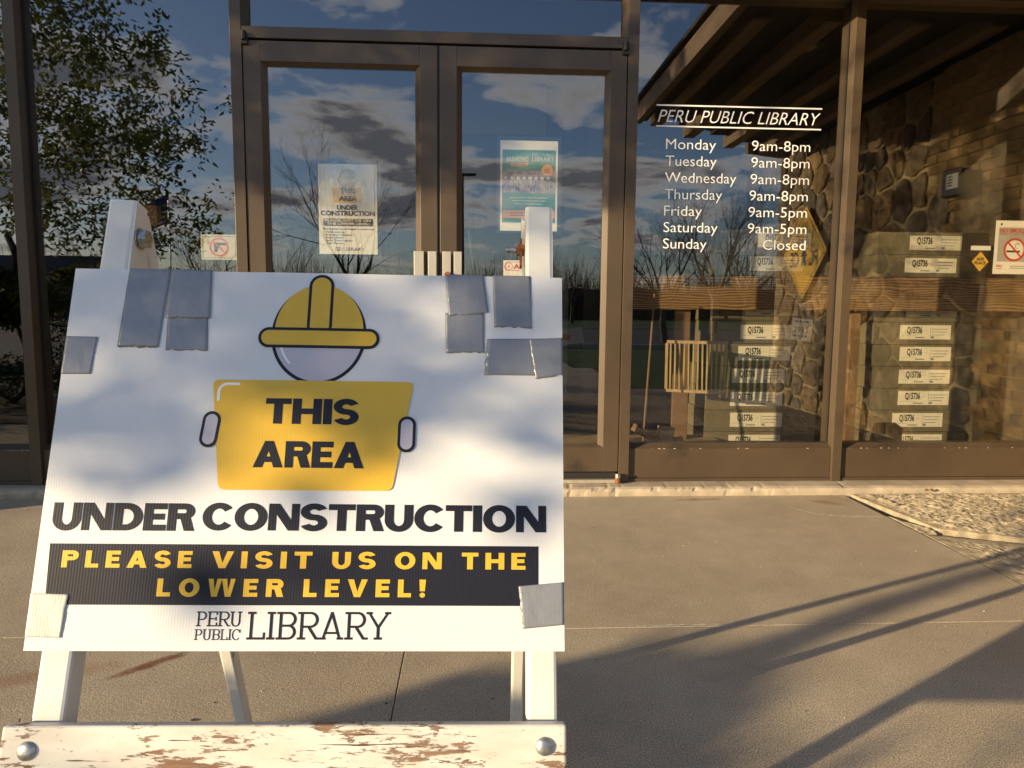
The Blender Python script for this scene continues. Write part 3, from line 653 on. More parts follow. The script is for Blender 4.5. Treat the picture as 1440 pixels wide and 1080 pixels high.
# ------------------------------------------------------------------ notices on the glass
def card(name, x0, x1, z0, z1, label, cat, y=FY, t=0.0006, mat=PAPER, tilt=0.0):
    o = MB(); o.box(0, x1-x0, 0, t, 0, z1-z0); ob = o.build(name, mat); ob.location = (x0, y-t, z0); ob.rotation_euler = (0, tilt, 0)
    tag(ob, label, cat); return ob
def printp(parent, name, mat, builder, lvl=0.0003):
    m = MB(); builder(m, lambda a, b, c: (a, -c, b), lvl); return m.build(name, mat, parent, kind='stuff' if name in ('small_print', 'white_lettering', 'banner_lettering', 'cigarette_symbol') else None)
DY = 0.0450
p1 = card('notice_poster', -0.752, -0.469, 1.186, 1.618, 'paper notice with a yellow hard hat drawing behind the left door glass', 'notice', DY)
def hat_art(mk, ox, oy, s):
    """hard hat figure scaled: returns dict of layer -> list of (loops, level)"""
def p1hat(m, fn, l):
    m.flat([arc(.142,.360,.040,.045,0,180,20)], l, fn); m.flat([rrect(.095,.350,.189,.362,.006)], l+.0002, fn); m.flat([rrect(.132,.362,.152,.412,.009)], l+.0003, fn)
def p1out(m, fn, l):
    m.flat([arc(.142,.360,.043,.048,0,360,30)[:-1]], l, fn); m.flat([rrect(.092,.347,.192,.365,.008)], l+.00005, fn)
printp(p1, 'hat_outline', PGREY, p1out, .0003)
printp(p1, 'hat_face', nmat('pale_print', (.55,.53,.5), .6), lambda m,fn,l: m.flat([arc(.142,.360,.039,.044,180,360,20)], l, fn), .0005)
printp(p1, 'hat', nmat('pale_yellow_print', (.66,.56,.30), .6), p1hat, .0005)
printp(p1, 'yellow_board', PYEL, lambda m,fn,l: m.flat([[(.068,.320),(.212,.320),(.204,.248),(.076,.248)]], l, fn), .0007)
def p1t(m, fn, l):
    put_text(m, 'THIS', .104, .296, .022, l, .076, .05, fn=fn); put_text(m, 'AREA', .098, .258, .022, l, .088, .05, fn=fn)
    put_text(m, 'UNDER', .088, .215, .021, l, .104, .045, fn=fn); put_text(m, 'CONSTRUCTION', .010, .187, .021, l, .262, .045, fn=fn)
    put_text(m, 'The Lower Level meeting room has:', .018, .118, .009, l, .25, .02, fn=fn)
    for i, t in enumerate(('Holds pick up','Browsing Collection','Seed Library','Story Time supplies','Tax Forms')):
        put_text(m, '- '+t, .022, .103-.0135*i, .0085, l, .10 if i not in (1,3) else .14, .01, fn=fn)
    put_text(m, 'LIBRARY', .118, .016, .017, l, .10, .0, fn=fn); put_text(m, 'PERU', .078, .026, .008, l, .034, fn=fn); put_text(m, 'PUBLIC', .076, .0155, .008, l, .037, fn=fn)
    m.flat([rrect(.022,.136,.262,.172,.002)], l, fn)
printp(p1, 'black_lettering', PINK, p1t, .0010)
CRP = nmat('cream_print', (.6,.55,.42), .6)
printp(p1, 'banner_lettering', CRP, lambda m,fn,l: put_text(m, 'PLEASE VISIT US ON', .030, .158, .0105, l, .222, .03, fn=fn), .0014)
printp(p1, 'banner_lettering', CRP, lambda m,fn,l: put_text(m, 'THE LOWER LEVEL!', .040, .142, .0105, l, .205, .03, fn=fn), .0014)
s1 = card('plastic_sleeve', -0.762, -0.448, 1.165, 1.634, 'clear plastic sleeve around the hard hat notice on the left door', 'sleeve', DY-.0012, .0004, SLEEVE)
p2 = card('event_poster', 0.134, 0.418, 1.311, 1.747, 'green event poster with a photo strip behind the right door glass', 'poster', DY)
printp(p2, 'green_field', PTEAL, lambda m,fn,l: m.flat([[(.010,.040),(.274,.040),(.274,.392),(.010,.392)]], l, fn), .0003)
def p2photo(m, fn, l): m.flat([[(.011,.185),(.273,.185),(.273,.292),(.011,.292)]], l, fn)
printp(p2, 'photo_strip', nmat('photo_print', (.36,.27,.24), .6, var=.5, vscale=34, vcol=(.55,.46,.40)), p2photo, .0005)
def p2d(m, fn, l):
    rn = random.Random(3)
    for i in range(9): m.flat([rrect(.016+.028*i,.246,.038+.028*i,.268,.001)], l, fn)
    for i in range(34):
        x = rn.uniform(.015,.262); z = rn.uniform(.19,.235); m.flat([[(x,z),(x+rn.uniform(.003,.008),z),(x+.004,z+rn.uniform(.012,.03)),(x,z+.015)]], l+.00002*i, fn)
printp(p2, 'photo_figures', nmat('photo_dark_print', (.10,.10,.13), .6), p2d, .0007)
def p2w(m, fn, l):
    for i in range(8): m.flat([rrect(.020+.030*i,.249,.034+.030*i,.264,.001)], l, fn)
    put_text(m, 'BREAKING', .030, .335, .022, l, .108, .03, fn=fn); put_text(m, 'LIBRARY', .158, .338, .022, l, .108, .0, fn=fn); put_text(m, 'PERU PUBLIC', .158, .364, .011, l, .106, .0, fn=fn)
    for i in range(3): m.flat([[(.05+.01*i,.160-.015*i),(.235-.012*i,.160-.015*i),(.235-.012*i,.163-.015*i),(.05+.01*i,.163-.015*i)]], l, fn)
printp(p2, 'white_lettering', nmat('soft_white_print', (.6,.62,.6), .6), p2w, .0010)
printp(p2, 'orange_ribbon', PORANGE, lambda m,fn,l: m.flat([[(.055,.310),(.135,.314),(.140,.330),(.050,.326)]], l, fn), .0011)
printp(p2, 'orange_disc', PORANGE, lambda m,fn,l: m.flat([ell(.232,.296,.028,.028)], l, fn), .0011)
printp(p2, 'orange_bar', PORANGE, lambda m,fn,l: m.flat([[(.012,.062),(.272,.062),(.272,.100),(.012,.100)]], l, fn), .0011)
def p2k(m, fn, l):
    put_text(m, 'GROUND', .062, .314, .011, l, .068, .02, fn=fn)
    for i in range(3): m.flat([[(.218,.300-.008*i),(.246,.300-.008*i),(.246,.303-.008*i),(.218,.303-.008*i)]], l, fn)
    for i in range(2): m.flat([[(.05,.086-.012*i),(.20,.086-.012*i),(.20,.090-.012*i),(.05,.090-.012*i)]], l, fn)
printp(p2, 'small_print', nmat('brown_print', (.12,.07,.04), .6), p2k, .0015)
card('plastic_sleeve', 0.119, 0.435, 1.298, 1.768, 'clear plastic sleeve around the green event poster on the right door', 'sleeve', DY-.0018, .0004, SLEEVE)
p3 = card('warning_notice', 0.152, 0.355, 1.02, 1.166, 'cream notice with red lettering low on the right door glass', 'notice', DY)
def p3r(m, fn, l):
    m.flat([ell(.028,.116,.019,.019), ell(.028,.116,.016,.016)[::-1]], l, fn); put_text(m, 'AVISO', .050, .104, .024, l, .125, .03, fn=fn)
    m.flat([rrect(.006,.094,.197,.139,.018), rrect(.0085,.0965,.1945,.1365,.016)[::-1]], l, fn); m.flat([[(.0255,.108),(.0305,.108),(.0305,.124),(.0255,.124)]], l, fn)
printp(p3, 'red_lettering', PRED, p3r, .0004)
FY = 0.0755
# no-firearms sticker
p4 = card('no_weapons_sticker', -1.332, -1.157, 1.154, 1.276, 'small grey-white sticker with a red barred handgun beside the left door', 'sticker', FY, mat=nmat('aged_sticker', (.46,.46,.38), .6))
printp(p4, 'border', PINK, lambda m,fn,l: m.flat([rrect(.008,.008,.167,.114,.002), rrect(.010,.010,.165,.112,.002)[::-1]], l, fn))
printp(p4, 'handgun_symbol', PINK, lambda m,fn,l: m.flat([[(.060,.083),(.124,.083),(.124,.070),(.090,.070),(.088,.060),(.082,.056),(.078,.036),(.062,.036),(.064,.060)]], l, fn), .0004)
def nr(m, fn, l, cx0=.087, cy0=.061, R=.046, w=.008, a=-45):
    m.flat([ell(cx0,cy0,R,R,40), ell(cx0,cy0,R-w,R-w,40)[::-1]], l, fn)
    ca, sa = math.cos(math.radians(a)), math.sin(math.radians(a)); q = []
    for u, v in ((-R+w/2,-w*.42),(R-w/2,-w*.42),(R-w/2,w*.42),(-R+w/2,w*.42)): q.append((cx0+u*ca-v*sa, cy0+u*sa+v*ca))
    m.flat([q], l+.00008, fn)
printp(p4, 'red_ring', PRED, nr, .0007)
# no-smoking notice
p5 = card('no_smoking_notice', 2.716, 2.935, 1.128, 1.403, 'white no smoking notice with a red ring at the right end window', 'notice', FY)
printp(p5, 'grey_panel', nmat('light_grey_print', (.42,.41,.38), .6), lambda m,fn,l: m.flat([rrect(.018,.064,.200,.240,.002)], l, fn), .0002)
def p5w(m, fn, l): m.flat([ell(.110,.126,.058,.058,36)], l, fn)
printp(p5, 'white_disc', PAPER, p5w, .0004)
def p5r(m, fn, l):
    put_text(m, 'NO SMOKING', .024, .214, .020, l, .170, .03, fn=fn); put_text(m, 'Within 15 feet of entrance', .024, .203, .007, l, .170, .02, fn=fn); nr(m, fn, l+.0003, .110, .126, .060, .011, -45); put_text(m, 'PUBLIC', .016, .037, .010, l, .035, .03, fn=fn)
    m.flat([[(.016,.026),(.050,.026),(.050,.029),(.016,.029)]], l, fn)
printp(p5, 'red_lettering', PRED, p5r, .0006)
def p5k(m, fn, l):
    m.flat([[(.066,.112),(.140,.112),(.140,.122),(.066,.122)]], l, fn); m.flat([ringsec(.125,.145,.014,.014,.003,.003,30,260)[0]], l, fn); m.flat([ell(.030,.256,.006,.006,12)], l, fn)
    for i in range(2): m.flat([[(.09,.040-.010*i),(.19,.040-.010*i),(.19,.0425-.010*i),(.09,.0425-.010*i)]], l, fn)
printp(p5, 'cigarette_symbol', PINK, p5k, .0005)
# small safe place sticker
p6 = MB(); p6.prism([(0,-.052),(.046,0),(0,.052),(-.046,0)], 0, .0005, lambda a,b,c: (a,-c,b)); p6 = p6.build('safe_place_sticker', PYEL); p6.location = (2.645, FY-.0003, 1.191)
tag(p6, 'small yellow diamond sticker on the right end window', 'sticker')
def p6k(m, fn, l):
    put_text(m, 'SAFE', -.020, .006, .014, l, .040, .04, fn=fn); put_text(m, 'PLACE', -.030, -.014, .014, l, .060, .04, fn=fn)
printp(p6, 'lettering', PINK, p6k, .0009)
card('window_label', 2.590, 2.697, 1.249, 1.272, 'narrow pale label strip above the small yellow diamond sticker', 'label', FY)
# ------------------------------------------------------------------ barricade and construction sign
BL = Vector((-0.503, -2.753, 0.537)); e1 = Vector((0.9997, -0.0213, -0.0098)).normalized()
e2 = Vector((0.0177, 0.3026, 0.9540)); e2 = (e2-e1*e2.dot(e1)).normalized(); nn = e1.cross(e2).normalized()
FR = Matrix((e1, e2, nn)).transposed().to_4x4(); FR.translation = BL
sign = empty('construction_sign', BL, 'white plastic sign with yellow hard hat graphic taped to the barricade', 'sign', mat=FR)
SW, SH = 0.6100, 0.4535
ident = lambda a, b, c: (a, b, c)
m = MB(); nxs, nys = 60, 30
def warp(u, v):
    return 0.0012*math.sin(u*9.0)*math.sin(v*6.5+0.7)+0.0005*math.sin(u*23+1.2)*math.sin(v*4)
for lv in (0.0, -0.004):
    for j in range(nys+1):
        for i in range(nxs+1):
            u, v = SW*i/nxs, SH*j/nys; m.v.append((u, v, lv+warp(u, v)))
nn1 = (nxs+1)*(nys+1)
for j in range(nys):
    for i in range(nxs):
        a = j*(nxs+1)+i; m.f.append((a, a+1, a+nxs+2, a+nxs+1)); m.f.append((nn1+a, nn1+a+nxs+1, nn1+a+nxs+2, nn1+a+1))
ring = [i for i in range(nxs+1)]+[j*(nxs+1)+nxs for j in range(1, nys+1)]+[nys*(nxs+1)+i for i in range(nxs-1, -1, -1)]+[j*(nxs+1) for j in range(nys-1, 0, -1)]
for k2 in range(len(ring)):
    a, b = ring[k2], ring[(k2+1)%len(ring)]; m.f.append((b, a, nn1+a, nn1+b))
m.build('panel', CORO, sign)
WF = lambda a, b, c: (a, b, c+warp(a, b))
mm = 0.001
def subdiv_flat(mb, loops, lvl, step=0.02):
    """flat filled shape whose outline is densified so that it follows the panel"""
    out = []
    for lp in loops:
        q = []
        for (ax, ay), (bx, by) in zip(lp, lp[1:]+lp[:1]):
            k = max(1, int(math.hypot(bx-ax, by-ay)/step)); q += [(ax+(bx-ax)*i/k, ay+(by-ay)*i/k) for i in range(k)]
        out.append(q)
    mb.flat(out, lvl, WF)
def sgrid(mb, fx0, fx1, y0, y1, lvl, n=40, k=12):
    """grid between two slanted sides given as functions of v"""
    b0 = len(mb.v)
    for j in range(k+1):
        v = y0+(y1-y0)*j/k
        for i in range(n+1):
            u = fx0(v)+(fx1(v)-fx0(v))*i/n; mb.v.append(WF(u, v, lvl))
    for j in range(k):
        for i in range(n):
            a = b0+j*(n+1)+i; mb.f.append((a, a+1, a+n+2, a+n+1))
L1 = 0.00035
def wrapmb(mb):
    import bmesh
    me = bpy.data.meshes.new('t'); me.from_pydata(mb.v, [], mb.f); b = bmesh.new(); b.from_mesh(me); bpy.data.meshes.remove(me)
    for _ in range(6):
        es = [e for e in b.edges if e.calc_length() > .02]
        if not es: break
        bmesh.ops.subdivide_edges(b, edges=es, cuts=1, use_grid_fill=True); bmesh.ops.triangulate(b, faces=[f for f in b.faces if len(f.verts) > 4])
    b.verts.index_update(); mb.v = [WF(*v.co) for v in b.verts]; mb.f = [tuple(v.index for v in f.verts) for f in b.faces]; b.free()
    return mb
# face and hat
cxh = 0.3065
m = MB(); m.flat([ell(cxh, 0.373, .0585, .0635, 60)], L1); wrapmb(m).build('head_outline', INK, sign)
m = MB(); m.flat([arc(cxh, 0.373, .0545, .0593, 180, 360, 40)], L1+.00015); wrapmb(m).build('face', LAV, sign)
m = MB(); m.flat([arc(cxh, 0.373, .049, .0535, 186, 226, 12)+arc(cxh, 0.373, .0465, .051, 226, 186, 12)], L1+.0003); wrapmb(m).build('face_highlight', WHITE_INK, sign)
m = MB()
m.flat([arc(cxh, 0.378, .0545, .0595, 3, 177, 40)], L1+.0003); wrapmb(m).build('hat_shell', YEL, sign)
m = MB(); m.flat([rrect(cxh-.0155, .370, cxh+.0155, .4510, .0150, 8)], L1+.00045); wrapmb(m).build('rib_outline', INK, sign)
m = MB(); m.flat([rrect(cxh-.0118, .372, cxh+.0118, .4475, .0115, 8)], L1+.0006); wrapmb(m).build('hat_rib', YEL, sign)
m = MB(); m.flat([rrect(.2325, .3555, .3815, .3815, .0129, 8)], L1+.00075); wrapmb(m).build('brim_outline', INK, sign)
m = MB(); m.flat([rrect(.2362, .3592, .3778, .3778, .0092, 8)], L1+.0009); wrapmb(m).build('hat_brim', YEL, sign)
# yellow board: rounded trapezium
def rtrap(pts, r):
    out = []; n = len(pts)
    for i in range(n):
        p0, p1, p2 = (Vector((*pts[(i+k)%n], 0)) for k in (-1, 0, 1))
        a = (p0-p1).normalized()*r; b = (p2-p1).normalized()*r
        for t in range(7):
            s = t/6; out.append(tuple((p1+a*(1-s)**2+b*s*s)[:2]))
    return out
m = MB(); m.flat([rtrap([(.1825,.3140),(.4262,.3145),(.4045,.1815),(.2005,.1812)], .008)], L1+.0009)
wrapmb(m).build('yellow_board', YEL, sign)
m = MB(); m.flat([[(.2155,.3075),(.2155,.3105),(.2015,.3105)]+arc(.2010,.2985,.0120,.0120,90,180,8)+[(.1892,.288),(.1924,.288),(.1924,.2985)]+arc(.2010,.2985,.0088,.0090,180,90,8)+[(.2015,.3075)]], L1+.00105); wrapmb(m).build('board_highlight', WHITE_INK, sign)
def capsule(cx0, cy0, w, h, tilt):
    q = rrect(-w/2, -h/2, w/2, h/2, w/2*.999, 8); ca, sa = math.cos(tilt), math.sin(tilt)
    return [(cx0+a*ca-b*sa, cy0+a*sa+b*ca) for a, b in q]
for cx0, cy0, tl in ((.1845,.2530,-.10), (.4195,.2497,-.01)):
    m = MB(); m.flat([capsule(cx0, cy0, .0215, .0440, tl)], L1+.00115); wrapmb(m).build('hand_outline', INK, sign)
    m = MB(); m.flat([capsule(cx0, cy0, .0145, .0368, tl)], L1+.0013); wrapmb(m).build('hand', LAV, sign)
m = MB(); draw_text(m, 'THIS', .2485, .3610, .2605, .0312, L1+.00115); draw_text(m, 'AREA', .2385, .3700, .2078, .0318, L1+.00115); wrapmb(m).build('board_lettering', INK, sign)
m = MB(); draw_text(m, 'UNDER', .0130, .1760, .1330, .0318, L1, gap=.03); draw_text(m, 'CONSTRUCTION', .1850, .5890, .1342, .0312, L1, gap=.03); wrapmb(m).build('headline_lettering', INK, sign)
m = MB(); sgrid(m, lambda v: .0140+(.1180-v)*.045, lambda v: .5797, .0500, .1180, L1, 60, 6)
m.build('black_banner', INK, sign)
for t, a, b in (('PLEASE',.0300,.1778),('VISIT',.2003,.3155),('US',.3385,.3890),('ON',.4112,.4660),('THE',.4895,.5645)):
    m = MB(); draw_text(m, t, a, b, .0912, .0190, L1+.0003, gap=.36); wrapmb(m).build('banner_word', YEL, sign)
for t, a, b in (('LOWER',.1410,.2845),('LEVEL!',.3075,.4482)):
    m = MB(); draw_text(m, t, a, b, .0595, .0198, L1+.0003, gap=.42); wrapmb(m).build('banner_word', YEL, sign)
m = MB(); draw_text(m, 'PERU', .1888, .2398, .0268, .0164, L1, 'slab'); draw_text(m, 'PUBLIC', .1880, .2390, .0120, .0118, L1, 'slab'); draw_text(m, 'LIBRARY', .2465, .4080, .0125, .0305, L1, 'slab')
wrapmb(m).build('library_lettering', INK, sign)
# duct tape strips: outline with torn ends, thin solid
def strip(quad, lvl, seed, torn=('b',), name='tape_strip', wrap_top=False):
    rn = random.Random(seed); tl, tr, br, bl = (Vector((a*mm, b*mm, 0)) for a, b in quad); nu, nv = 14, 20
    mb = MB()
    for j in range(nv+1):
        for i in range(nu+1):
            s, t = i/nu, j/nv; p = tl.lerp(tr, s).lerp(bl.lerp(br, s), t)
            d = (bl-tl).normalized(); sd = (tr-tl).normalized()
            if j == nv and 'b' in torn: p = p+d*(.0016*noise.noise(Vector((i*.35, seed, 0)))+(rn.uniform(-.0022, 0) if rn.random() < .3 else 0))
            if j == 0 and 't' in torn: p = p-d*rn.uniform(-.0018, .0006)
            if i == 0 and 'l' in torn: p = p-sd*.0016*noise.noise(Vector((j*.35, seed, 0)))
            if i == nu and 'r' in torn: p = p+sd*.0016*noise.noise(Vector((j*.35, seed, 4)))
            wr = 0.0009*max(0, noise.noise(Vector((p.x*40+p.y*22, p.y*9, seed*2.7)))-.25)+0.0004*noise.noise(Vector((p.x*60, p.y*60, seed)))+0.0004*max(0, noise.noise(Vector((p.x*180+p.y*60, p.y*30, seed+3))))
            mb.v.append((p.x, p.y, warp(p.x, p.y)+lvl+wr))
    for j in range(nv):
        for i in range(nu):
            a = j*(nu+1)+i; mb.f.append((a, a+nu+1, a+nu+2, a+1))
    if wrap_top:
        b0 = len(mb.v)
        for i in range(nu+1):
            x, y, z = mb.v[i]; mb.v += [(x, y+.0012, z-.0008), (x, y+.0012, z-.006), (x, y-.03, z-.0063)]
        for i in range(nu):
            a = b0+3*i; mb.f.append((i, i+1, a+3, a)); mb.f.append((a, a+3, a+4, a+1)); mb.f.append((a+1, a+4, a+5, a+2))
    o = mb.build(name, TAPE, sign, smooth=True); md = o.modifiers.new('thickness', 'SOLIDIFY'); md.thickness = 0.00025
    return o
T0 = 0.0010
strip([(66.5,453.8),(117.3,453.8),(112.5,352.5),(62.8,353)], T0, 1, wrap_top=True)
strip([(119.6,396),(168.2,396),(172.0,350.5),(121.3,350)], T0, 2)
strip([(117.8,453.8),(168.4,453.8),(171.7,391.8),(117.0,390.7)], T0+.0008, 3, wrap_top=True)
strip([(0.2,365.7),(38.0,365.4),(35.2,318.9),(0.2,318.3)], T0, 4, torn=('r',))
strip([(462.3,404),(511.4,404),(512.2,353),(464.4,352.5)], T0, 5)
strip([(461.2,453.8),(509.7,453.8),(516.8,404.4),(466.4,399.7)], T0+.0008, 6, wrap_top=True)
strip([(521.5,453.8),(569.8,453.8),(571.7,385.9),(524.2,385.9)], T0, 7, wrap_top=True)
strip([(515.5,370.9),(590,372.6),(588,325.1),(512.6,325.0)], T0, 8, torn=('l',))
strip([(568.3,371.6),(609.8,373.6),(609.8,325.6),(576.2,320.5)], T0+.0008, 9, torn=('b','l'))
tb = strip([(0.2,62.5),(42.4,61.2),(39.8,14.0),(0.2,14.7)], T0, 10, torn=('r','b'))
tb.data = tb.data.copy(); tb.data.materials.clear(); tb.data.materials.append(rib_bump(nmat('pale_masking_tape', (0.58,0.57,0.50), 0.5, var=.08, vscale=30, bump=.3, bscale=60), 0, 95.0, .2, .0004)); tb['label'] = 'pale cream tape piece at the lower left corner'
strip([(556.3,72.3),(609.8,77.3),(609.8,29.4),(561.5,24.7)], T0, 11, torn=('l',))

# barricade frame; local axes as the sign's, origin on the ground between the front feet
base_v = -0.5635
BM = FR.copy(); BM.translation = FR @ Vector((0.305, base_v, 0))
bar_ = empty('folding_barricade', BM.translation, 'white A-frame folding barricade carrying the taped construction sign', 'barricade', mat=BM)
BI = BM.inverted()
def U(p): return Vector((p[0]-0.305, p[1]-base_v, p[2]))        # sign-plane coordinates -> barricade local
def channel(name, p0, p1, side, back, w, d, t, mat, taper=0.0):
    """U channel: web w wide facing -back, flanges d deep towards back; p0, p1 centre line of the web (local)"""
    p0, p1 = Vector(p0), Vector(p1); ax = (p1-p0).normalized(); s = (Vector(side)-ax*Vector(side).dot(ax)).normalized(); b = (Vector(back)-ax*Vector(back).dot(ax)); b = (b-s*b.dot(s)).normalized()
    r = .004; prof = []
    prof += [(-w/2, d), (-w/2, r), (-w/2+r*.3, r*.3), (-w/2+r, 0), (w/2-r, 0), (w/2-r*.3, r*.3), (w/2, r), (w/2, d)]
    prof += [(w/2-t, d), (w/2-t, t), (-w/2+t, t), (-w/2+t, d)]
    mb = MB(); n = len(prof)
    for P in (p0, p1):
        for a, c in prof: mb.v.append(tuple(P+s*a+b*c))
    mb.f += [(i, (i+1)%n, (i+1)%n+n, i+n) for i in range(n)]
    def capf(o): return [tuple(o+k for k in (0,1,10,11)), tuple(o+k for k in (1,2,3,4,5,6,9,10)), tuple(o+k for k in (6,7,8,9))]
    mb.f += capf(0)+[f[::-1] for f in capf(n)]
    return mb.build(name, mat, bar_)
wl = lambda x, y, z: BI @ Vector((x, y, z))
xax = Vector((1, 0, 0)); back = Vector((0, 0, -1))
LT, RT = U((.0445, .5495, -.0045)), U((.5810, .5530, -.0045))
LB, RB = U((.0240, -.5635, -.0045)), U((.5870, -.5635, -.0045))
channel('front_leg', LB, LT, xax, back, .0355, .030, .0028, WHITE_METAL)
channel('front_leg', RB, RT, xax, back, .0350, .030, .0028, WHITE_METAL)
# hinge cheeks: closed top block where front and rear legs meet
for (T, Bm, sgn) in ((LT, LB, 1), (RT, RB, -1)):
    mb = MB(); x0 = T.x-.0177; x1 = T.x+.0177
    zt = T.y
    for xa, xb in ((x0+.0030, x0+.0055), (x1-.0025, x1+.0002)):
        mb.prism([(zt-.001, -.006), (zt-.006, -.026), (zt-.022, -.034), (zt-.20, -.094), (zt-.21, -.066), (zt-.215, -.030), (zt-.215, -.006)], xa, xb, lambda a, b, c: (c, a, b))
    mb.build('hinge_cheek', WHITE_METAL, bar_)
    mb = MB(); mb.box(x0+.003, x1-.003, zt-.0045, zt-.0012, -.028, -.0065); mb.build('end_cap', WHITE_METAL, bar_, bevel=.001)
# rear legs
RLt, RLb = wl(-.4485, -2.566, 1.035), wl(-.462, -2.135, 0.0)
RRt, RRb = wl(0.0790, -2.566, 1.042), wl(0.093, -2.135, 0.0)
rb = (RLb-RLt).normalized()
fwd = Vector((0, -.3, 1))
for a, b in ((RLt, RLb), (RRt, RRb)):
    channel('rear_leg', b, a, xax, -fwd*1.0, .025, .024, .0025, WHITE_METAL)
def local_bolt(c, ax, r, h, name, mat, n=6, dome=False):
    c, ax = Vector(c), Vector(ax).normalized()
    mb = MB()
    if dome:
        pts = []; rad = []
        for k2 in range(7):
            t = k2/6*math.pi/2; pts.append(c+ax*h*math.sin(t)); rad.append(max(r*math.cos(t), .0003))
        mb.tube(pts, rad, 24); return mb.build(name, mat, bar_, smooth=True)
    mb.tube([c, c+ax*h], r, n); return mb.build(name, mat, bar_, bevel=.0008)
hb = LT+Vector((.0180, -.046, -.018))
local_bolt(hb, (1,0,0), .0145, .0015, 'washer', STEEL, 20); local_bolt(hb+Vector((.0016,0,0)), (1,0,0), .0125, .010, 'hex_bolt', STEEL, 6)
hb = RT+Vector((-.0178, -.050, -.026))
local_bolt(hb, (-1,0,0), .0085, .010, 'hex_nut', RUST, 6); local_bolt(hb+Vector((-.0102,0,0)), (-1,0,0), .0045, .014, 'bolt_shank', STEEL, 10)
mb = MB(); mb.box(hb.x-.006, hb.x-.003, hb.y-.024, hb.y+.014, hb.z-.006, hb.z+.006); mb.build('rusty_latch', RUST, bar_)
# front board with carriage bolts
bd = MB(); bd.box(-.3045, .3045, U((0,-.2135,0)).y, U((0,-.0735,0)).y, .0015, .0200)
bo = bd.build('painted_board', PEEL, bar_, bevel=.0035, seg=3)
for u, v in ((.0300,-.0985),(.5850,-.0955),(.0300,-.1900),(.5850,-.1900)):
    c = U((u, v, .0202)); local_bolt(c, (0,0,1), .0100, .0050, 'carriage_bolt', STEEL, dome=True)
bd = MB(); bd.box(-.3045, .3045, .055, .190, .0015, .0200); bd.build('lower_board', PEEL, bar_, bevel=.0035, seg=3)
# spreader between front and rear legs and a rear cross bar
a = RLb.lerp(RLt, .22); b = RRb.lerp(RRt, .22)
# rust where the left foot meets the board
mb = MB(); mb.box(LB.x-.0185, LB.x-.0175, U((0,-.071,0)).y-.004, U((0,-.071,0)).y, -.002, .0012); mb.build('rust_flake', RUST, bar_)

# ------------------------------------------------------------------ canopy above the right window
can = empty('entrance_canopy', (2.3,-1.6,2.46), 'brown timber canopy with exposed rafters above the right windows', 'canopy')
def cp(x, y, z): return (x-2.3, y+1.6, z-2.46)
def endy(x):
    P = [(1.34,-2.32),(2.06,-3.02),(2.65,-3.43),(3.3,-3.75)]
    for (a, b), (c, d) in zip(P, P[1:]):
        if x <= c: return b+(d-b)*(x-a)/(c-a)
    return -3.75
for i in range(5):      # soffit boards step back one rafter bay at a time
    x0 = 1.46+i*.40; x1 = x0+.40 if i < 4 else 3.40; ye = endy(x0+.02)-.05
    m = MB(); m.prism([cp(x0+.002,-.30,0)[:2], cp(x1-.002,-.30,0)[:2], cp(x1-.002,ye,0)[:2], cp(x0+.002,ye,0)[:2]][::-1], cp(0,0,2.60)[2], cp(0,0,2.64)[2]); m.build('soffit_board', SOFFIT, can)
for xr in (1.56, 1.96, 2.46, 2.90):
    y1 = endy(xr); m = MB(); m.box(xr-.05-2.3, xr+.05-2.3, y1+.02+1.6, -.262+1.6, cp(0,0,2.49)[2], cp(0,0,2.598)[2]); m.build('rafter', RAFTER, can, bevel=.004)
m = MB(); m.prism([cp(1.35,-.0,0)[:2], cp(1.40,-.0,0)[:2], cp(1.40,-2.40,0)[:2], cp(1.35,-2.34,0)[:2]][::-1], cp(0,0,2.47)[2], cp(0,0,2.605)[2]); m.build('fascia_board', RAFTER, can, bevel=.003)
m = MB(); m.box(1.402-2.3, 1.455-2.3, -2.40+1.6, 0+1.6, cp(0,0,2.50)[2], cp(0,0,2.60)[2]); m.build('trim_board', SOFFIT, can)
for a, b in (((2.75,-3.50),(3.4,-3.80)),):
    d = Vector((b[0]-a[0], b[1]-a[1], 0)).normalized(); nrm = Vector((d.y, -d.x, 0))*.04
    q = [cp(a[0],a[1],0)[:2], cp(b[0],b[1],0)[:2], cp(b[0]+nrm.x,b[1]+nrm.y,0)[:2], cp(a[0]+nrm.x,a[1]+nrm.y,0)[:2]]
    m = MB(); m.prism(q, cp(0,0,2.50)[2], cp(0,0,2.60)[2]); m.build('end_fascia', RAFTER, can)
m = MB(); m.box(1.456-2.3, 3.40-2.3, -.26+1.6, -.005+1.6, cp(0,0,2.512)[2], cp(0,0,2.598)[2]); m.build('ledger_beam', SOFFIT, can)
m = MB(); m.prism([cp(1.34,.0,0)[:2], cp(3.42,.0,0)[:2], cp(3.42,-3.84,0)[:2], cp(2.65,-3.52,0)[:2], cp(2.06,-3.12,0)[:2], cp(1.34,-2.40,0)[:2]][::-1], cp(0,0,2.645)[2], cp(0,0,2.67)[2]); m.build('roof_deck', ROOFM, can)
m = MB(); m.tube([cp(2.10,-.88,2.600), cp(2.10,-.88,2.575)], [.10, .10], 28); ob = m.build('downlight_trim', BLACK, can)
m = MB(); m.tube([cp(2.10,-.88,2.5748), cp(2.10,-.88,2.570)], [.055, .05], 20); m.build('downlight_lens', nmat('brass_reflector', (.35,.27,.12), .4, .8), can)

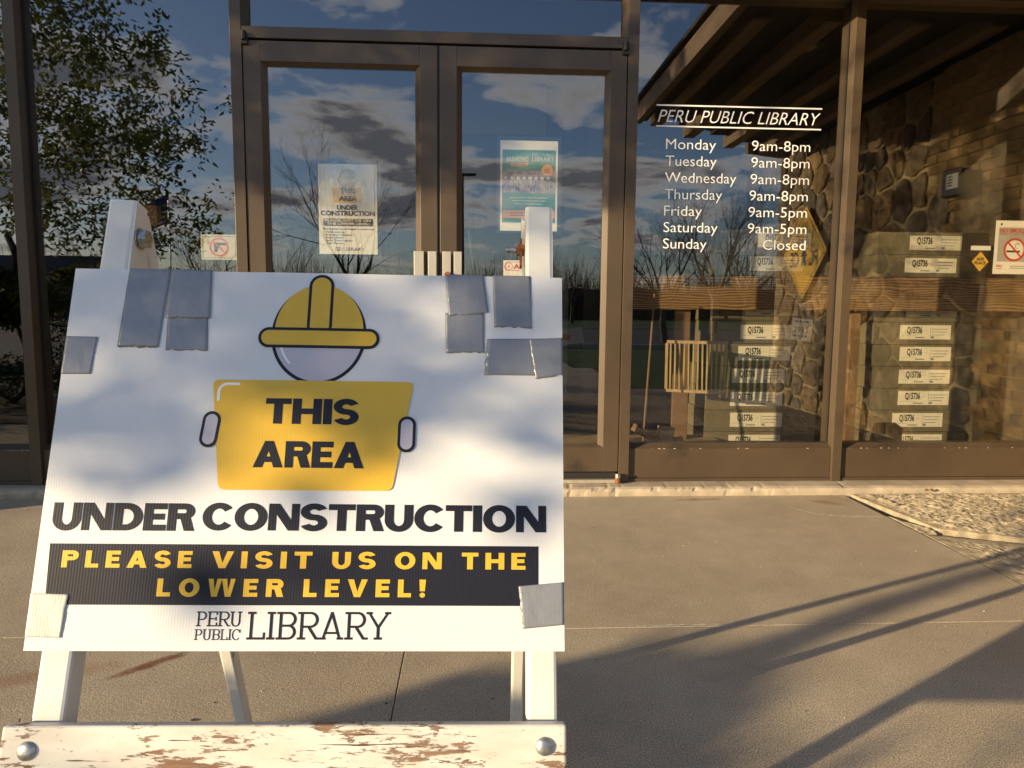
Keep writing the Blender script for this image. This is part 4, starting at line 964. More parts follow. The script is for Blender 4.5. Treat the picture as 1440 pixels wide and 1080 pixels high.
# ------------------------------------------------------------------ stone and brick side wall (x = 3.1, faces -x)
wall = empty('side_wall', (3.1,-1.8,0), 'fieldstone and brown brick wall standing square to the storefront under the canopy', 'wall')
m = MB(); m.box(0.004, 0.45, 1.8-3.52, 1.8-.001, -.1, 2.50); m.build('mortar_bed', MORTAR, wall)
bm = MB(); bm.box(-.009, .006, -.0975, .0975, -.0285, .0285); proto = bm.build('brick', BRICK, wall, bevel=.003, seg=1)
hm = MB(); hm.box(-.009, .006, -.046, .046, -.0285, .0285); protoh = hm.build('brick', BRICK, wall, bevel=.003, seg=1)
first = {'f': True, 'h': True}; rn = random.Random(2); row = 0; z = 0.02
while z < 2.47:
    smax = 1.10+.05*math.sin(row*2.1) if z > 1.62 else (.86 if z > 1.36 else .52+.06*math.sin(row*1.7))
    s = .004+(.098 if row % 2 else 0)
    if row % 2:
        o = protoh if first['h'] else share('brick', protoh, wall, (0,0,0)); first['h'] = False; o.location = (rn.uniform(-.002,.002), 1.8-.05, z+.0285)
    while s+.1 < smax:
        o = proto if first['f'] else share('brick', proto, wall, (0,0,0)); first['f'] = False
        o.location = (rn.uniform(-.003,.002), 1.8-(s+.0985), z+.0285); s += .205
    z += .0677; row += 1
# fieldstones: irregular cells cut from jittered seeds
seeds = []; rn = random.Random(14)
def brick_here(s, z): return s < (1.10 if z > 1.62 else (.86 if z > 1.36 else .54))
sz = 0.02; r_i = 0
cand = []
for _ in range(5000):
    s, z = rn.uniform(.45, 3.52), rn.uniform(0.0, 2.5)
    if brick_here(s-.07, z) or (brick_here(s, z)): continue
    sp = .175+.12*noise.noise(Vector((s*1.7, z*1.7, 4)))
    if all(math.hypot((s-a)*.85, z-b) > sp for a, b in cand): cand.append((s, z))
def clip(poly, px, py, nx_, ny_):
    out = []
    for (ax, ay), (bx, by) in zip(poly, poly[1:]+poly[:1]):
        da = (ax-px)*nx_+(ay-py)*ny_; db = (bx-px)*nx_+(by-py)*ny_
        if da <= 0: out.append((ax, ay))
        if da*db < 0: t = da/(da-db); out.append((ax+(bx-ax)*t, ay+(by-ay)*t))
    return out
for ci, (s, z) in enumerate(cand):
    lo = 1.13 if z > 1.65 else (.88 if z > 1.38 else .56)
    poly = [(max(lo, s-.35), max(.005, z-.35)), (min(3.515, s+.35), max(.005, z-.35)), (min(3.515, s+.35), min(2.495, z+.35)), (max(lo, s-.35), min(2.495, z+.35))]
    g = rn.uniform(.006, .017)
    for cj, (a, b) in enumerate(cand):
        if ci == cj or math.hypot(a-s, b-z) > .7: continue
        dx, dy = a-s, b-z; dd = math.hypot(dx, dy); poly = clip(poly, s+dx/2-dx/dd*g, z+dy/2-dy/dd*g, dx/dd, dy/dd)
        if len(poly) < 3: break
    if len(poly) < 3: continue
    for _ in range(1):   # round the corners
        q = []
        for (ax, ay), (bx, by) in zip(poly, poly[1:]+poly[:1]):
            for t_ in (.16, .5, .84):
                x_, y_ = ax+(bx-ax)*t_, ay+(by-ay)*t_; q.append((x_+.011*noise.noise(Vector((x_*17, y_*17, 1))), y_+.011*noise.noise(Vector((x_*17, y_*17, 8)))))
        poly = q
    cxs = sum(a for a, b in poly)/len(poly); czs = sum(b for a, b in poly)/len(poly)
    mb = MB(); n = len(poly); dep = rn.uniform(.008, .020)
    lv = ((1.0, .01), (.985, -dep*.55), (.90, -dep*.92), (.55, -dep))
    tx, tz = rn.uniform(-.05,.05), rn.uniform(-.05,.05)
    for sc, d in lv:
        for a, b in poly:
            u, v = cxs+(a-cxs)*sc, czs+(b-czs)*sc
            nz = .012*noise.noise(Vector((u*11, v*11, ci)))+.006*noise.noise(Vector((u*40, v*40, ci)))
            mb.v.append((d+(nz+tx*(u-cxs)+tz*(v-czs) if d < 0 else 0), 1.8-u, v))
    mb.v.append((-dep*1.02, 1.8-cxs, czs))
    for k2 in range(3):
        for i in range(n): mb.f.append((k2*n+i, k2*n+(i+1)%n, (k2+1)*n+(i+1)%n, (k2+1)*n+i))
    for i in range(n): mb.f.append((3*n+i, 3*n+(i+1)%n, 4*n))
    mb.build('stone', STONES[rn.randrange(5)], wall, smooth=True)
# big diamond sign on the wall end
dm = MB(); dm.prism(rtrap([(0,-.43),(.43,0),(0,.43),(-.43,0)], .035), 0, .004, lambda a,b,c: (-c, -a, b)); dm = dm.build('diamond_sign', nmat('yellow_sign_sheeting', (.86,.52,.03), .45)); dm.location = (3.048, -2.80, 1.46)
tag(dm, 'large yellow diamond sign fixed to the stone wall end, mirrored in the glass', 'sign')
def dfn(a, b, c): return (-c, -a, b)
m = MB(); m.flat([rtrap([(0,-.395),(.395,0),(0,.395),(-.395,0)], .03), rtrap([(0,-.383),(.383,0),(0,.383),(-.383,0)], .03)[::-1]], .0046, dfn); m.build('border', PINK, dm)
m = MB(); put_text(m, 'SAFE', -.17, .055, .115, .0046, .34, .025, fn=dfn); put_text(m, 'PL', -.27, -.115, .13, .0046, .17, .025, fn=dfn); put_text(m, 'CE', .10, -.115, .13, .0046, .18, .025, fn=dfn)
m.flat([[(-.07,-.03),(0,.05),(.07,-.03),(.035,-.03),(.035,-.06),(.055,-.12),(.02,-.12),(0,-.08),(-.02,-.12),(-.055,-.12),(-.035,-.06),(-.035,-.03)]], .0046, dfn); m.build('lettering', PINK, dm)
# dark box with a small card
bx = MB(); bx.box(0, .07, .05, .23, -.08, .08); bx = bx.build('wall_box', nmat('black_painted_box', (.012,.011,.010), .5), bevel=.006); bx.location = (2.985, -.86, 1.73)
tag(bx, 'black box with a small white card mounted on the brick and stone wall', 'wall box')
m = MB(); m.box(-.002, -.0003, .10, .21, -.035, .055); m.build('card', PAPER, bx)
m = MB()
for i in range(4): m.box(-.003, -.0022, .115, .155, -.02+.018*i, -.01+.018*i)
m.build('card_print', PINK, bx)
# ------------------------------------------------------------------ things stored behind the right windows
cm = MB(); cm.box(-.355, .355, 0, .34, 0, .1365)
protoC = None; rn = random.Random(21)
labm = None; txm = None; dshm = None
ordn = ['lowest', 'second lowest', 'third lowest', 'fourth lowest', 'fifth lowest', 'sixth lowest', 'seventh lowest', 'eighth lowest', 'second highest', 'top']
def carton(x, y, z, label, lx, torn=False):
    global protoC, labm, txm, dshm
    if protoC is None:
        c = cm.build('carton', KRAFT, bevel=.004, seg=2); protoC = c
        # wavy corrugated edges: front face ribs
        a = MB(); a.box(0, .33, -.0012, -.0003, 0, .088); lab = a.build('shipping_label', LABEL, c); labm = lab
        a = MB(); put_text(a, 'Q15736', .045, .038, .038, -.0006, .098, .035, fn=lambda p, q, r: (p, -.0018, q)); tx = a.build('code_print', PINK, lab); txm = tx
        a = MB()
        for i, (dx, wd) in enumerate(((.205,.105),(.205,.095),(.205,.080))): a.box(dx, dx+wd, -.0020, -.0013, .062-.018*i, .066-.018*i)
        a.box(.155,.180,-.0020,-.0013,.052,.0535); a.box(.196,.1975,-.0020,-.0013,.018,.078); a.box(.01,.115,-.0020,-.0013,.022,.0235); a.box(.10,.16,-.0020,-.0013,.008,.015); a.box(.20,.222,-.0020,-.0013,.006,.020)
        dshm = a.build('label_lines', PGREY, lab)
    else:
        c = protoC.copy(); COL.objects.link(c)
        lab = labm.copy(); COL.objects.link(lab); lab.parent = c
        for q in (txm, dshm): t = q.copy(); COL.objects.link(t); t.parent = lab
    c.location = (x, y, z); lab.location = (lx, 0, .030+rn.uniform(-.004,.004))
    tag(c, label, 'carton', 'flat cardboard cartons stacked behind the right windows')
    c.rotation_euler = (0, 0, rn.uniform(-.012,.012))
    return c
cols1 = ['beside the slatted frame']
for k2 in range(10):
    nm = ordn[k2]
    carton(1.815+rn.uniform(-.006,.006)+(-.02 if k2 < 4 else 0), .752+rn.uniform(-.006,.006), .036+.138*k2, f'{nm} flat cardboard carton of the stack beside the slatted frame', (-.195, -.19, -.20, -.195, -.18, -.175, -.15, -.15, -.13, -.085)[k2])
for k2 in range(10):
    nm = ordn[k2]
    carton(2.835+rn.uniform(-.006,.006)+(-.02 if k2 < 2 else 0), .752+rn.uniform(-.006,.006), .036+.138*k2, f'{nm} flat cardboard carton of the stack behind the right end window', (-.175,-.175,-.160,-.170,-.172,-.178,-.15,-.15,-.175,-.15)[k2])
tg = MB(); tg.box(0, .13, -.0008, 0, 0, .135); tg = tg.build('paper_tag', PAPER); tg.location = (1.952, .742, .752); tg.rotation_euler = (0, .10, 0)
tag(tg, 'tilted white paper tag numbered 2915 on the left carton stack', 'tag')
m = MB(); put_text(m, '2915', .012, .050, .034, 0, .095, .0, fn=lambda a,b,c: (a, -.0014, b)); m.build('number_print', PINK, tg)
m = MB(); [m.box(.012+.011*i, .012+.011*i+(.004+.004*(i % 2)), -.0015, -.0009, z, z+.012) for i in range(9) for z in (.022, .110)]; m.build('barcode_print', PINK, tg)
pl = MB(); pl.box(-1.28, 1.28, -.019, .019, -.100, .100); pl = pl.build('wooden_plank', PLANK, bevel=.003); pl.location = (2.13, .665, 1.032); pl.rotation_euler = (0, -.002, 0)
tag(pl, 'wide wooden plank with bold grain fixed across both carton stacks', 'plank')
def post(x, wd, y, z1, lab, lean=0.0):
    m = MB(); m.box(-wd/2, wd/2, -.019, .019, 0, z1); o = m.build('wooden_post', LUMBER, bevel=.002); o.location = (x, y, .036); o.rotation_euler = (0, lean, 0)
    tag(o, lab, 'post'); return o
post(1.262, .095, .705, 1.10, 'rough wooden post holding the plank beside the slatted frame')
post(2.335, .060, .705, 0.88, 'narrow orange wooden stud between the two carton stacks')
fr = empty('slatted_frame', (1.29, .50, .60), 'small pale wooden frame with thin upright slats leaning by the cartons', 'slatted frame')
fr.rotation_euler = (0.06, 0, -.42)
m = MB(); m.box(-.165, .165, -.012, .012, .135, .152); m.build('rail', PALE_WOOD, fr)
m = MB(); m.prism([(-.165,-.152),(.165,-.152),(.165,-.135),(-.165,-.135)], -.012, .012, lambda a,b,c: (a,c,b)); m.build('rail', PALE_WOOD, fr)
for s in (-1, 1): m = MB(); m.box(s*.165-.008, s*.165+.008, -.0122, .0122, -.1345, .1345); m.build('side_piece', PALE_WOOD, fr)
ps = None
for i in range(12):
    if ps is None: m = MB(); m.box(-.0045, .0045, -.006, .006, -.1345, .1345); ps = m.build('slat', PALE_WOOD, fr); ps.location = (-.143, 0, 0)
    else: share('slat', ps, fr, (-.143+.026*i, 0, 0), (0, random.uniform(-.02,.02), 0))
m = MB(); m.tube([(0,0,0),(.085,.14,.98)], .0065, 8); o = m.build('wooden_stick', LUMBER); o.location = (.945, .33, .036); tag(o, 'thin wooden stick leaning near the left edge of the hours window', 'stick')
m = MB(); m.box(-.16,.16,-.045,.045,-.02,.02); o = m.build('lumber_offcut', LUMBER, bevel=.002); o.location = (1.01,.27,.21); o.rotation_euler = (.2,.5,.5); tag(o, 'short lumber offcut with end grain beside the door jamb', 'offcut')
for i, (x, y, z, r, lab) in enumerate(((1.06,.30,.20,.3,'pale orange wood scrap standing on end by the slatted frame'),(1.15,.34,.13,-.4,'flat wood scrap lying under the slatted frame'),(2.33,.30,.19,.2,'torn cardboard scrap at the foot of the narrow stud'))):
    m = MB(); m.box(-.045,.045,-.02,.02,-.085,.085) if i != 2 else m.prism([(-.11,-.15),(.12,-.15),(.10,.09),(.04,.12),(-.10,.11)], -.004, .004, lambda a,b,c: (a,c,b))
    o = m.build(('wood_scrap','wood_scrap','cardboard_scrap')[i], PALE_WOOD if i != 2 else KRAFT, bevel=.002); o.location = (x, y, z); o.rotation_euler = (.1, r*.5, r); tag(o, lab, 'scrap')
m = MB(); m.box(-.5,.5,-.3,.3,0,.105); o = m.build('wooden_pallet', PALE_WOOD, bevel=.003); o.location = (1.0,.55,.036); tag(o, 'low pallet under the scraps by the door jamb', 'pallet')
m = MB(); m.tube([(0,0,0),(-.13,-.28,1.30)], .016, 10); o = m.build('leaning_bar', BLACK); o.location = (.115,.55,.036); tag(o, 'black bar leaning inside the right door', 'bar')
m = MB(); m.box(-.048,.048,-.03,.03,-.06,.06); o = m.build('orange_notice', nmat('orange_card', (.45,.20,.04), .6)); o.location = (-1.965, 1.0, 1.472); tag(o, 'small orange card standing inside the left window', 'card')
m = MB(); m.box(-.08,.08,-.08,.08,0,1.37); o = m.build('display_pedestal', DARKIN, bevel=.004); o.location = (-1.965, 1.05, .036); tag(o, 'dark pedestal under the orange card inside the left window', 'pedestal')
m = MB(); m.box(-.45,.45,-.02,.02,-.18,.18); o = m.build('hanging_panel', nmat('grey_ceiling_panel', (.22,.24,.24), .6)); o.location = (.10, 2.0, 2.42); tag(o, 'grey panel hung behind the transom above the doors', 'panel')
m = MB(); m.box(-.28,.28,-.015,.015,-.50,.50); o = m.build('grey_board', nmat('grey_board', (.12,.13,.125), .5), bevel=.006); o.location = (.45, 1.9, .72); tag(o, 'grey board standing inside behind the right door', 'board')
# leaf and litter by the ledge
lf = MB(); rn = random.Random(4)
for (x, y, s, a) in ((0,0,.020,.4),(.026,.006,.013,2.0)):
    q = [(x+s*math.cos(a+t)*k3, y+s*.6*math.sin(a+t)*k3, .004+.010*abs(math.sin(3*t))) for t, k3 in ((0,1.1),(.8,.6),(1.6,1),(2.5,.5),(3.1,.9),(4.2,.6),(5,.95),(5.7,.6))]
    lf.add(q+[(x,y,.003)], [(i,(i+1)%8,8) for i in range(8)])
o = lf.build('dry_leaf', nmat('dry_brown_leaf', (.28,.12,.04), .7)); o.location = (2.30,-.145,.024); tag(o, 'crumpled brown leaf lying against the pale ledge', 'leaf')

# ------------------------------------------------------------------ vegetation behind the camera (seen in the glass)
def shadow_keep(p, rn, twig=False):
    """prunes twigs of the near trees: which leaves shade the sign, the doors and the slabs"""
    L_ = SUN_L
    dn = L_.dot(nn); t = (BL-p).dot(nn)/dn
    if t > 0:
        h = p+L_*t-BL; u, v = h.dot(e1), h.dot(e2)
        if -.03 < u < .66 and -.30 < v < .56:
            if v < .14: return rn.random() < (.01 if u > .22 else .05)
            if v > .47: return rn.random() < .08
            pat = noise.noise(Vector((u*5.2+3.1, v*7.5, 2.0)))+.9*(v-.27)*2.2+.10
            return (pat > 0.02 and rn.random() < .50) or rn.random() < .02
    tf = -p.y/L_.y; f = p+L_*tf; tg_ = p.z/-L_.z; g = p+L_*tg_
    tw = (3.1-p.x)/L_.x; h = p+L_*tw
    if twig and p.z+(-p.y/L_.y)*L_.z > 0: return True
    if -3.55 < h.y < 0 and -.1 < h.z < 2.6 and p.x < 3:
        return rn.random() < (.75 if noise.noise(Vector((h.y*2.2, h.z*2.2, 3.3))) > .08 else .33)
    if f.z > 0:
        if f.x < -1.62: return True
        if f.x > 3.2: return True
        if f.z < 1.50: return rn.random() < .02
        if .05 < f.x < .50 and f.z < 1.85: return rn.random() < .05
        if f.x < .82: return rn.random() < (.75 if f.z < 2.3 else .35)
        return rn.random() < .10
    if -2.9 < g.x < 3.3 and -2.9 < g.y < 0.1:
        dx, dy = g.x-.08, g.y+2.16
        if dx < .30 and dx > -.60 and -.32 < dy < .22+.37*dx and rn.random() < .95: return True
        return False
    return True
def leaf_quads(mb, c, n, ln, rn, droop=.5, spread=.07):
    for _ in range(n):
        a = rn.uniform(0, 6.283); el_ = rn.uniform(-1.1, .5)-droop*.4
        d = Vector((math.cos(a)*math.cos(el_), math.sin(a)*math.cos(el_), math.sin(el_)))
        b = Vector(c)+Vector((rn.uniform(-1,1), rn.uniform(-1,1), rn.uniform(-1,1)))*spread
        s = d.cross(Vector((rn.uniform(-.4,.4), rn.uniform(-.4,.4), 1))).normalized(); up = s.cross(d)
        L0 = ln*rn.uniform(.65,1.15); w0 = L0*rn.uniform(.20,.28)
        mb.add([b, b+d*L0*.45+s*w0-up*.01, b+d*L0, b+d*L0*.45-s*w0-up*.01, b+d*L0*.5+up*.008], [(0,1,4),(1,2,4),(2,3,4),(3,0,4)])
PRUNE = None
def grow(mb, p, d, ln, r, depth, rn, tips, nseg=4, up=.10, kids=(2,4), ang=.6, shrink=.68, sides=5):
    pts = [p]; rads = [r]
    for i in range(nseg):
        d = (d+Vector((rn.gauss(0,.13), rn.gauss(0,.13), rn.gauss(0,.09)+up*.5))).normalized(); p = p+d*ln/nseg
        pts.append(p); rads.append(max(r*(1-.5*(i+1)/nseg), .0022))
    if PRUNE is not None and rads[0] > .008 and depth <= 3 and not all(shadow_keep(PRUNE+q, rn, True) for q in pts[1:]): return
    mb.tube(pts, rads, max(3, sides), cap=False)
    if depth == 0: tips.append(p); tips.append(pts[2]); return
    for _ in range(rn.randint(*kids)):
        t = rn.randint(1, nseg); q = pts[t]; ax = d.orthogonal(); ax.rotate(Matrix.Rotation(rn.uniform(0, 6.283), 3, d))
        nd = d.copy(); nd.rotate(Matrix.Rotation(ang*rn.uniform(.6,1.4), 3, ax))
        grow(mb, q, nd, ln*shrink*rn.uniform(.75,1.15), rads[t]*.62, depth-1, rn, tips, nseg, up, kids, ang, shrink, sides-1)
    grow(mb, p, d, ln*shrink, rads[-1], depth-1, rn, tips, nseg, up, kids, ang, shrink, sides-1)
# the leafy clump tree at the planting bed
def leafy(loc, label, seed, stems, crown, count, keep=True, extra=None, limb=None):
    global PRUNE
    rn = random.Random(seed); t = empty('leafy_tree', loc, label, 'tree'); o0 = Vector(loc); PRUNE = o0
    tr = MB(); tips = []
    for (dx, dy, tilt_x, tilt_y, ln) in stems:
        p = Vector((dx, dy, -.02)); d = Vector((tilt_x, tilt_y, 1)).normalized()
        grow(tr, p, d, ln, .038, 4, rn, tips, 4, .16, (2,3), .62, .66, 7)
    if limb:
        q = []
        for gx, gy, z in limb: q.append(Vector((gx, gy, 0))-SUN_L*(z/-SUN_L.z)-o0)
        q = [Vector((q[0].x+.1, q[0].y, -.05))]+q
        tr.tube(q, [.060,.055,.052,.050,.045,.03][:len(q)], 8, cap=False)
    tr.build('trunk', BARK, t); PRUNE = None
    cr = MB(); cxr, cyr, czr, rx, ry, rz = crown; n = 0; tries = 0
    cents = []
    while n < count and tries < count*14:
        tries += 1
        if rn.random() < .62 and tips: c = tips[rn.randrange(len(tips))]+Vector((rn.gauss(0,.10), rn.gauss(0,.10), rn.gauss(0,.10)))
        else: c = Vector((cxr+rn.uniform(-rx,rx), cyr+rn.uniform(-ry,ry), czr+rn.uniform(-rz,rz)))
        e = Vector(((c.x-cxr)/rx, (c.y-cyr)/ry, (c.z-czr)/rz)).length
        wob = .92+.35*noise.noise(Vector((c.x*1.1, c.y*1.1, c.z*1.3+seed)))
        if e > wob: continue
        if noise.noise(Vector((c.x*1.9, c.y*1.9, c.z*2.3+seed*3))) < -.10: continue
        if keep and not shadow_keep(o0+c, rn): continue
        leaf_quads(cr, c, rn.randint(5,9), .092, rn, spread=.085); n += 1
    if extra: extra(cr, rn)
    cr.build('crown', LEAF, t)
    return t
def dark_clump(cr, rn):
    # low thick clump whose shade falls beside the barricade
    for _ in range(1000):
        gx, gy = rn.uniform(-.62,.42), rn.uniform(-2.75,-1.80)
        lim = -1.925+.40*gx
        if gy > lim: continue
        if gx > .36-.10*math.sin(gy*7) : continue
        z = 0.95+rn.uniform(0,.38); g = Vector((gx, gy, 0))-SUN_L*(z/-SUN_L.z)
        leaf_quads(cr, g-Vector((-5.45,-4.62,0)), 4, .095, rn, spread=.06)
def near_extra(cr, rn):
    dark_clump(cr, rn); o0 = Vector((-5.45,-4.62,0)); n = 0
    while n < 52:     # twigs that mottle the sign
        u, v = rn.uniform(-.03,.66), rn.uniform(.10,.56)
        w_ = noise.noise(Vector((u*6.5+3.1, v*9.5, 2.0)))+(v-.24)*1.5
        if w_ < -.02 or (v < .2 and u > .3): continue
        P = BL+e1*u+e2*v-SUN_L*rn.uniform(4.6,6.8); n += 1
        leaf_quads(cr, P-o0, 3, .095, rn, spread=.05)
def far_extra(cr, rn):
    o0 = Vector((-9.4,-3.6,0)); n = 0
    while n < 900:    # high foliage shading the door heads
        x, z = rn.uniform(-1.7,.84), rn.uniform(1.42,2.75)
        if z < 1.50+.10*noise.noise(Vector((x*4,0,1))) or (.05 < x < .50 and z < 1.85) or (x > .62 and z > 2.36): continue
        if noise.noise(Vector((x*5, z*5, 7))) < -.30: continue
        P = Vector((x,0,z))-SUN_L*((3.6+rn.uniform(-1.3,1.5))/SUN_L.y); n += 1
        leaf_quads(cr, P-o0, 4, .095, rn, spread=.06)
leafy((-5.45,-4.62,0), 'multi-stemmed green leafy tree in the planting bed left of the entrance', 5,
      [(.0,-1.05,-.02,.06,1.45),(.10,-1.15,.28,.02,1.3),(-.10,-1.0,-.28,.10,1.3),(.05,-1.2,.16,-.25,1.2),(-.08,-1.0,.08,.10,1.3),(.06,-1.08,.20,.10,1.4)], (.35,-.25,2.95,2.15,2.2,2.3), 4900, True, near_extra, [(.40,-2.02,1.24),(.85,-1.70,1.34),(1.25,-1.47,1.42),(1.75,-1.22,1.54),(2.5,-.92,1.75)])
leafy((-9.4,-3.6,0), 'taller green leafy tree by the far left end of the storefront', 9,
      [(.0,.0,.02,.02,1.9),(.10,-.08,.30,-.10,1.6),(-.10,.05,-.30,.18,1.6),(-.08,.10,.10,.30,1.5)], (.0,.1,4.2,2.3,2.6,3.0), 4200, True, far_extra)
# limb of the near tree whose shadow crosses the slabs
def shrub(loc, r, h, label, seed):
    rn = random.Random(seed); t = empty('shrub', loc, label, 'shrub'); mb = MB(); st = MB()
    for _ in range(9):
        a = rn.uniform(0,6.28); st.tube([(0,0,0),(math.cos(a)*r*.5, math.sin(a)*r*.5, h*.6)], .008, 4, cap=False)
    for _ in range(int(420*max(1, r*h*2.2))):
        a, b, q = rn.uniform(0,6.28), rn.uniform(0,1.5), rn.uniform(.5,1)
        leaf_quads(mb, (math.cos(a)*math.cos(b)*r*q, math.sin(a)*math.cos(b)*r*q, .05+math.sin(b)*h*q), 3, .05, rn, .2, .05)
    st.build('stem', BARK, t); mb.build('foliage', SHRUB, t)
shrub((-4.3,-3.2,0), .55, .40, 'low dark shrub at the front of the planting bed', 1)
shrub((-5.9,-3.0,0), .65, .50, 'larger dark shrub at the left of the planting bed', 2)
shrub((-5.1,-6.15,-.02), .75, 1.15, 'dense dark shrub behind the multi-stemmed tree', 3)
shrub((-4.65,-7.7,-.02), .85, 1.5, 'rounded shrub at the corner of the parking lot kerb', 4)
# bare winter trees across the lawns
def bare(x, y, h, r, seed, label, mat=BARK, depth=5, kids=(2,3), ang=.55, up=.05):
    rn = random.Random(seed); t = empty('bare_tree', (x, y, -.02), label, 'tree', 'bare trees across the road'); tr = MB(); tips = []
    p = Vector((0,0,0)); tr.tube([p, (rn.uniform(-.1,.1),0,h*.12), (rn.uniform(-.1,.1),0,h*.24)], [r*1.25, r, r*.9], 8, cap=False)
    tr.build('trunk', mat, t)
    cr = MB()
    for k3 in range(4):
        a = k3*1.57+rn.uniform(-.5,.5); grow(cr, Vector((0,0,h*.20)), Vector((math.cos(a)*.55, math.sin(a)*.55, 1)).normalized(), h*.26, r*.55, depth, rn, tips, 3, up, kids, ang, .74, 4)
    for i, v in enumerate(cr.v):
        pass
    cr.build('bare_crown', mat, t)
D = lambda ratio, y: (ratio*(3.54+y), -y)
for i, (ratio, y, h, r, lab, mt, dp) in enumerate((
    (-.165, 24, 7.6, .16, 'wide bare tree with dense dark branches behind the left door reflection', BARK, 5),
    (-.36, 34, 6.6, .12, 'smaller bare tree right of the flagpole', BARK, 4),
    (.275, 17, 5.0, .10, 'thin bare young tree on the near lawn', BARK, 4),
    (.345, 26, 6.8, .17, 'pale barked bare tree with a leaning trunk', BARK_P, 5),
    (.39, 32, 7.4, .15, 'tall bare tree right of the pale barked one', BARK, 4),
    (.14, 48, 6.2, .13, 'bare tree standing behind the street lamp', BARK, 4),
    (-.06, 52, 6.0, .14, 'bare tree left of the street lamp', BARK, 4),
    (-.50, 40, 7.5, .16, 'bare tree in front of the brown house', BARK, 4),
    (-.26, 55, 8.4, .16, 'bare tree far behind the lawn at the left', BARK, 4),
    (.22, 58, 7.8, .16, 'bare tree far behind the lawn at the right', BARK, 4))):
    x, yy2 = D(ratio, y); bare(x, yy2, h, r, 30+i, lab, mt, dp)
# far wood: a belt of twiggy undergrowth closing the view
wd = MB(); rn = random.Random(77)
for i in range(7500):
    x = rn.uniform(-95, 75); y = -rn.uniform(66, 84); hh = rn.uniform(2.4, 6.2)*(1+.45*noise.noise(Vector((x*.08, 0, 0))))
    dx, dy = rn.uniform(-.9,.9), rn.uniform(-.9,.9)
    p0 = Vector((x, y, 0)); p1 = p0+Vector((dx*.4, dy*.4, hh*.55)); p2 = p0+Vector((dx*1.3, dy*1.3, hh))
    wd.tube([p0, p1, p2], [.05, .03, .008], 3, cap=False)
    for _ in range(3): q = p0.lerp(p1, rn.uniform(.4,1)); wd.tube([q, q+Vector((rn.uniform(-.9,.9), rn.uniform(-.3,.3), rn.uniform(.5,1.4)))], [.022, .006], 3, cap=False)
wd.build('far_bare_wood', BARK, kind='stuff')
hg = MB(); n = 150
for i in range(n+1):
    x = -100+180*i/n
    for j, (dy, zz) in enumerate(((0,-.1),(-.2,2.0),(-1.4,3.1),(-3.2,2.9),(-4.0,-.1))):
        hg.v.append((x, -70+dy+.8*noise.noise(Vector((x*.3, j, 1))), zz*(1+.35*noise.noise(Vector((x*.21, j*2, 5)))) if zz > 0 else zz))
for i in range(n):
    for j in range(4): a = i*5+j; hg.f.append((a, a+5, a+6, a+1))
hg.build('far_undergrowth', nmat('brown_green_undergrowth', (.045,.040,.024), .95, var=.6, vscale=1.2, bump=1, bscale=6, bdist=.2), kind='stuff')
# house behind the road, at the left
hs = empty('brown_house', (-37,-52,0), 'long low brown house with white windows far across the parking lot', 'house')
HW = nmat('brown_siding', (.16,.10,.06), .8, var=.1)
m = MB(); m.box(-9, 9, -4, 4, -.1, 2.7); m.build('wall', HW, hs)
m = MB(); m.prism([(-4.5,2.72),(4.5,2.72),(0,4.6)], -9.5, 9.5, lambda a,b,c: (c,a,b)); m.build('roof', ROOFM, hs)
for x in (-6.5,-3,.5,4,7): m = MB(); m.box(x-.6, x+.6, 4.0, 4.06, 1.0, 2.1); w_ = m.build('window', VINYL, hs); m = MB(); m.box(x-.5, x+.5, 4.0605, 4.08, 1.08, 2.02); m.build('pane', nmat('dark_window_pane', (.02,.025,.03), .1), w_)
m = MB(); m.box(-1.9,-1.0,4.0,4.05,0,2.05); m.build('door', VINYL, hs)
# street lamp
sx, sy = D(-.014, 27); lp = empty('street_lamp', (sx, sy, 0), 'tall dark street lamp with a flat head by the road', 'street lamp')
m = MB(); m.tube([(0,0,-.05),(0,0,6.5)], [.07,.045], 10); m.build('pole', BLACK, lp)
m = MB(); m.box(-.05,.55,-.13,.13,6.5,6.58); m.build('lamp_head', BLACK, lp, bevel=.02)
m = MB(); m.tube([(0,0,-.05),(0,0,.25)], [.2,.2], 14); m.build('footing', KERB, lp)
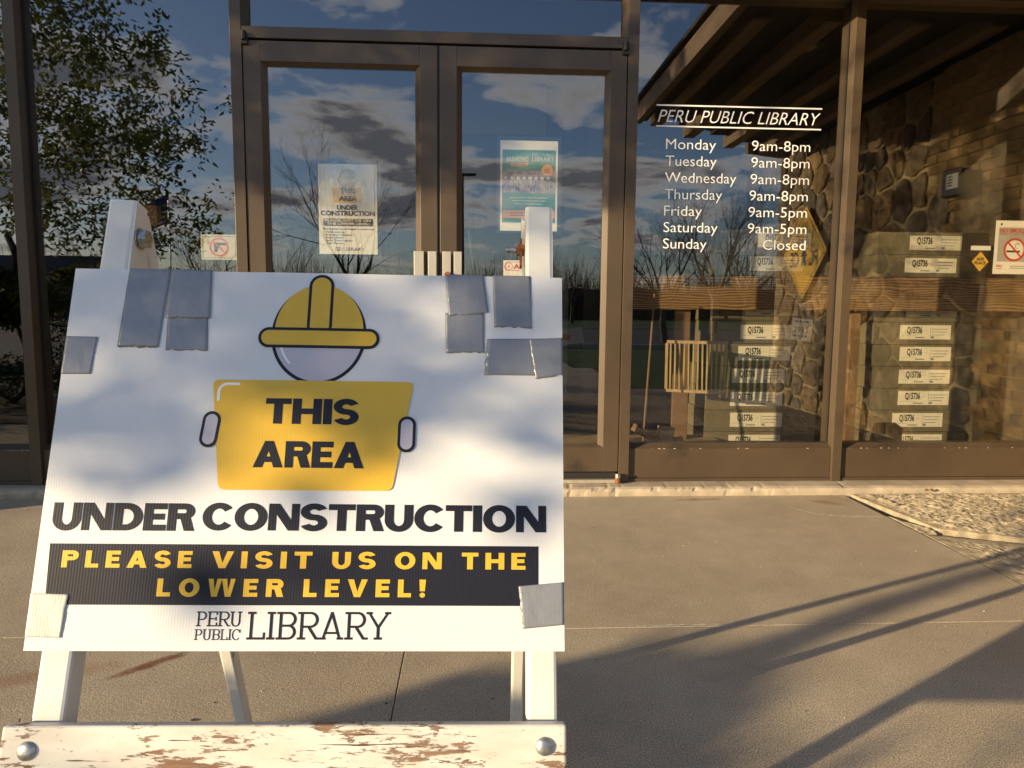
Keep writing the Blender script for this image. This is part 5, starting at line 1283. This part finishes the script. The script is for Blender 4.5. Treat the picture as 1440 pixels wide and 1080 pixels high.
# flag on a pole
fx, fy = D(-.412, 15); fp = empty('flagpole', (fx, fy, 0), 'thin pole flying a striped red and white flag beside the leafy tree', 'flagpole')
m = MB(); m.tube([(0,0,-.05),(0,0,3.8)], [.022,.015], 10); m.build('pole', STEEL, fp)
def flagpart(name, mat, a0, a1, b0, b1, off=0.0):
    mb = MB(); n = 26
    for side in (0, .004):
        for j in (0, 1):
            for i in range(n+1):
                u = a0+(a1-a0)*i/n; v = (b0, b1)[j]; y = .10*math.sin(u*6.5)*(u+.15)+side+off
                mb.v.append((-.04-u*.62, y, 3.70-v*.75-.45*u*u-.06*math.sin(u*5)))
    q = 2*(n+1)
    for i in range(n):
        mb.f.append((i, i+1, n+1+i+1, n+1+i)); mb.f.append((q+i, q+n+1+i, q+n+1+i+1, q+i+1)); mb.f.append((i, q+i, q+i+1, i+1)); mb.f.append((n+1+i, n+2+i, q+n+2+i, q+n+1+i))
    return mb.build(name, mat, fl if name != 'flag' else fp)
FW = nmat('white_flag_cloth', (.72,.70,.68), .8); FRd = nmat('red_flag_cloth', (.50,.03,.03), .8); FB = nmat('blue_flag_cloth', (.03,.05,.20), .8)
fl = None; fl = flagpart('flag', FW, 0, 1.5, 0, .91)
for i in range(7):
    for off in (-.0012, .0012): flagpart('stripe', FRd, .6 if i < 4 else 0, 1.5, .14*i, .14*i+.07, off)
for off in (-.0012, .0012): flagpart('canton', FB, 0, .6, 0, .49, off)
# small yard sign on the lawn edge and a snow stake
ys = empty('yard_sign', (1.45,-6.9,-.02), 'small white yard sign with an orange mark leaning at the lawn edge', 'sign')
m = MB(); m.box(-.28,.28,-.004,.004,.42,.66); b_ = m.build('panel', PAPER, ys); m = MB(); m.flat([ell(0,.54,.09,.05)], 0, lambda a,b,c: (a,.0046,b)); m.build('orange_mark', PORANGE, b_)
for s in (-1,1): m = MB(); m.tube([(s*.2,0,0),(s*.2,0,.42)], .004, 6); m.build('wire_leg', STEEL, ys)
ys.rotation_euler = (0, -.16, 0)
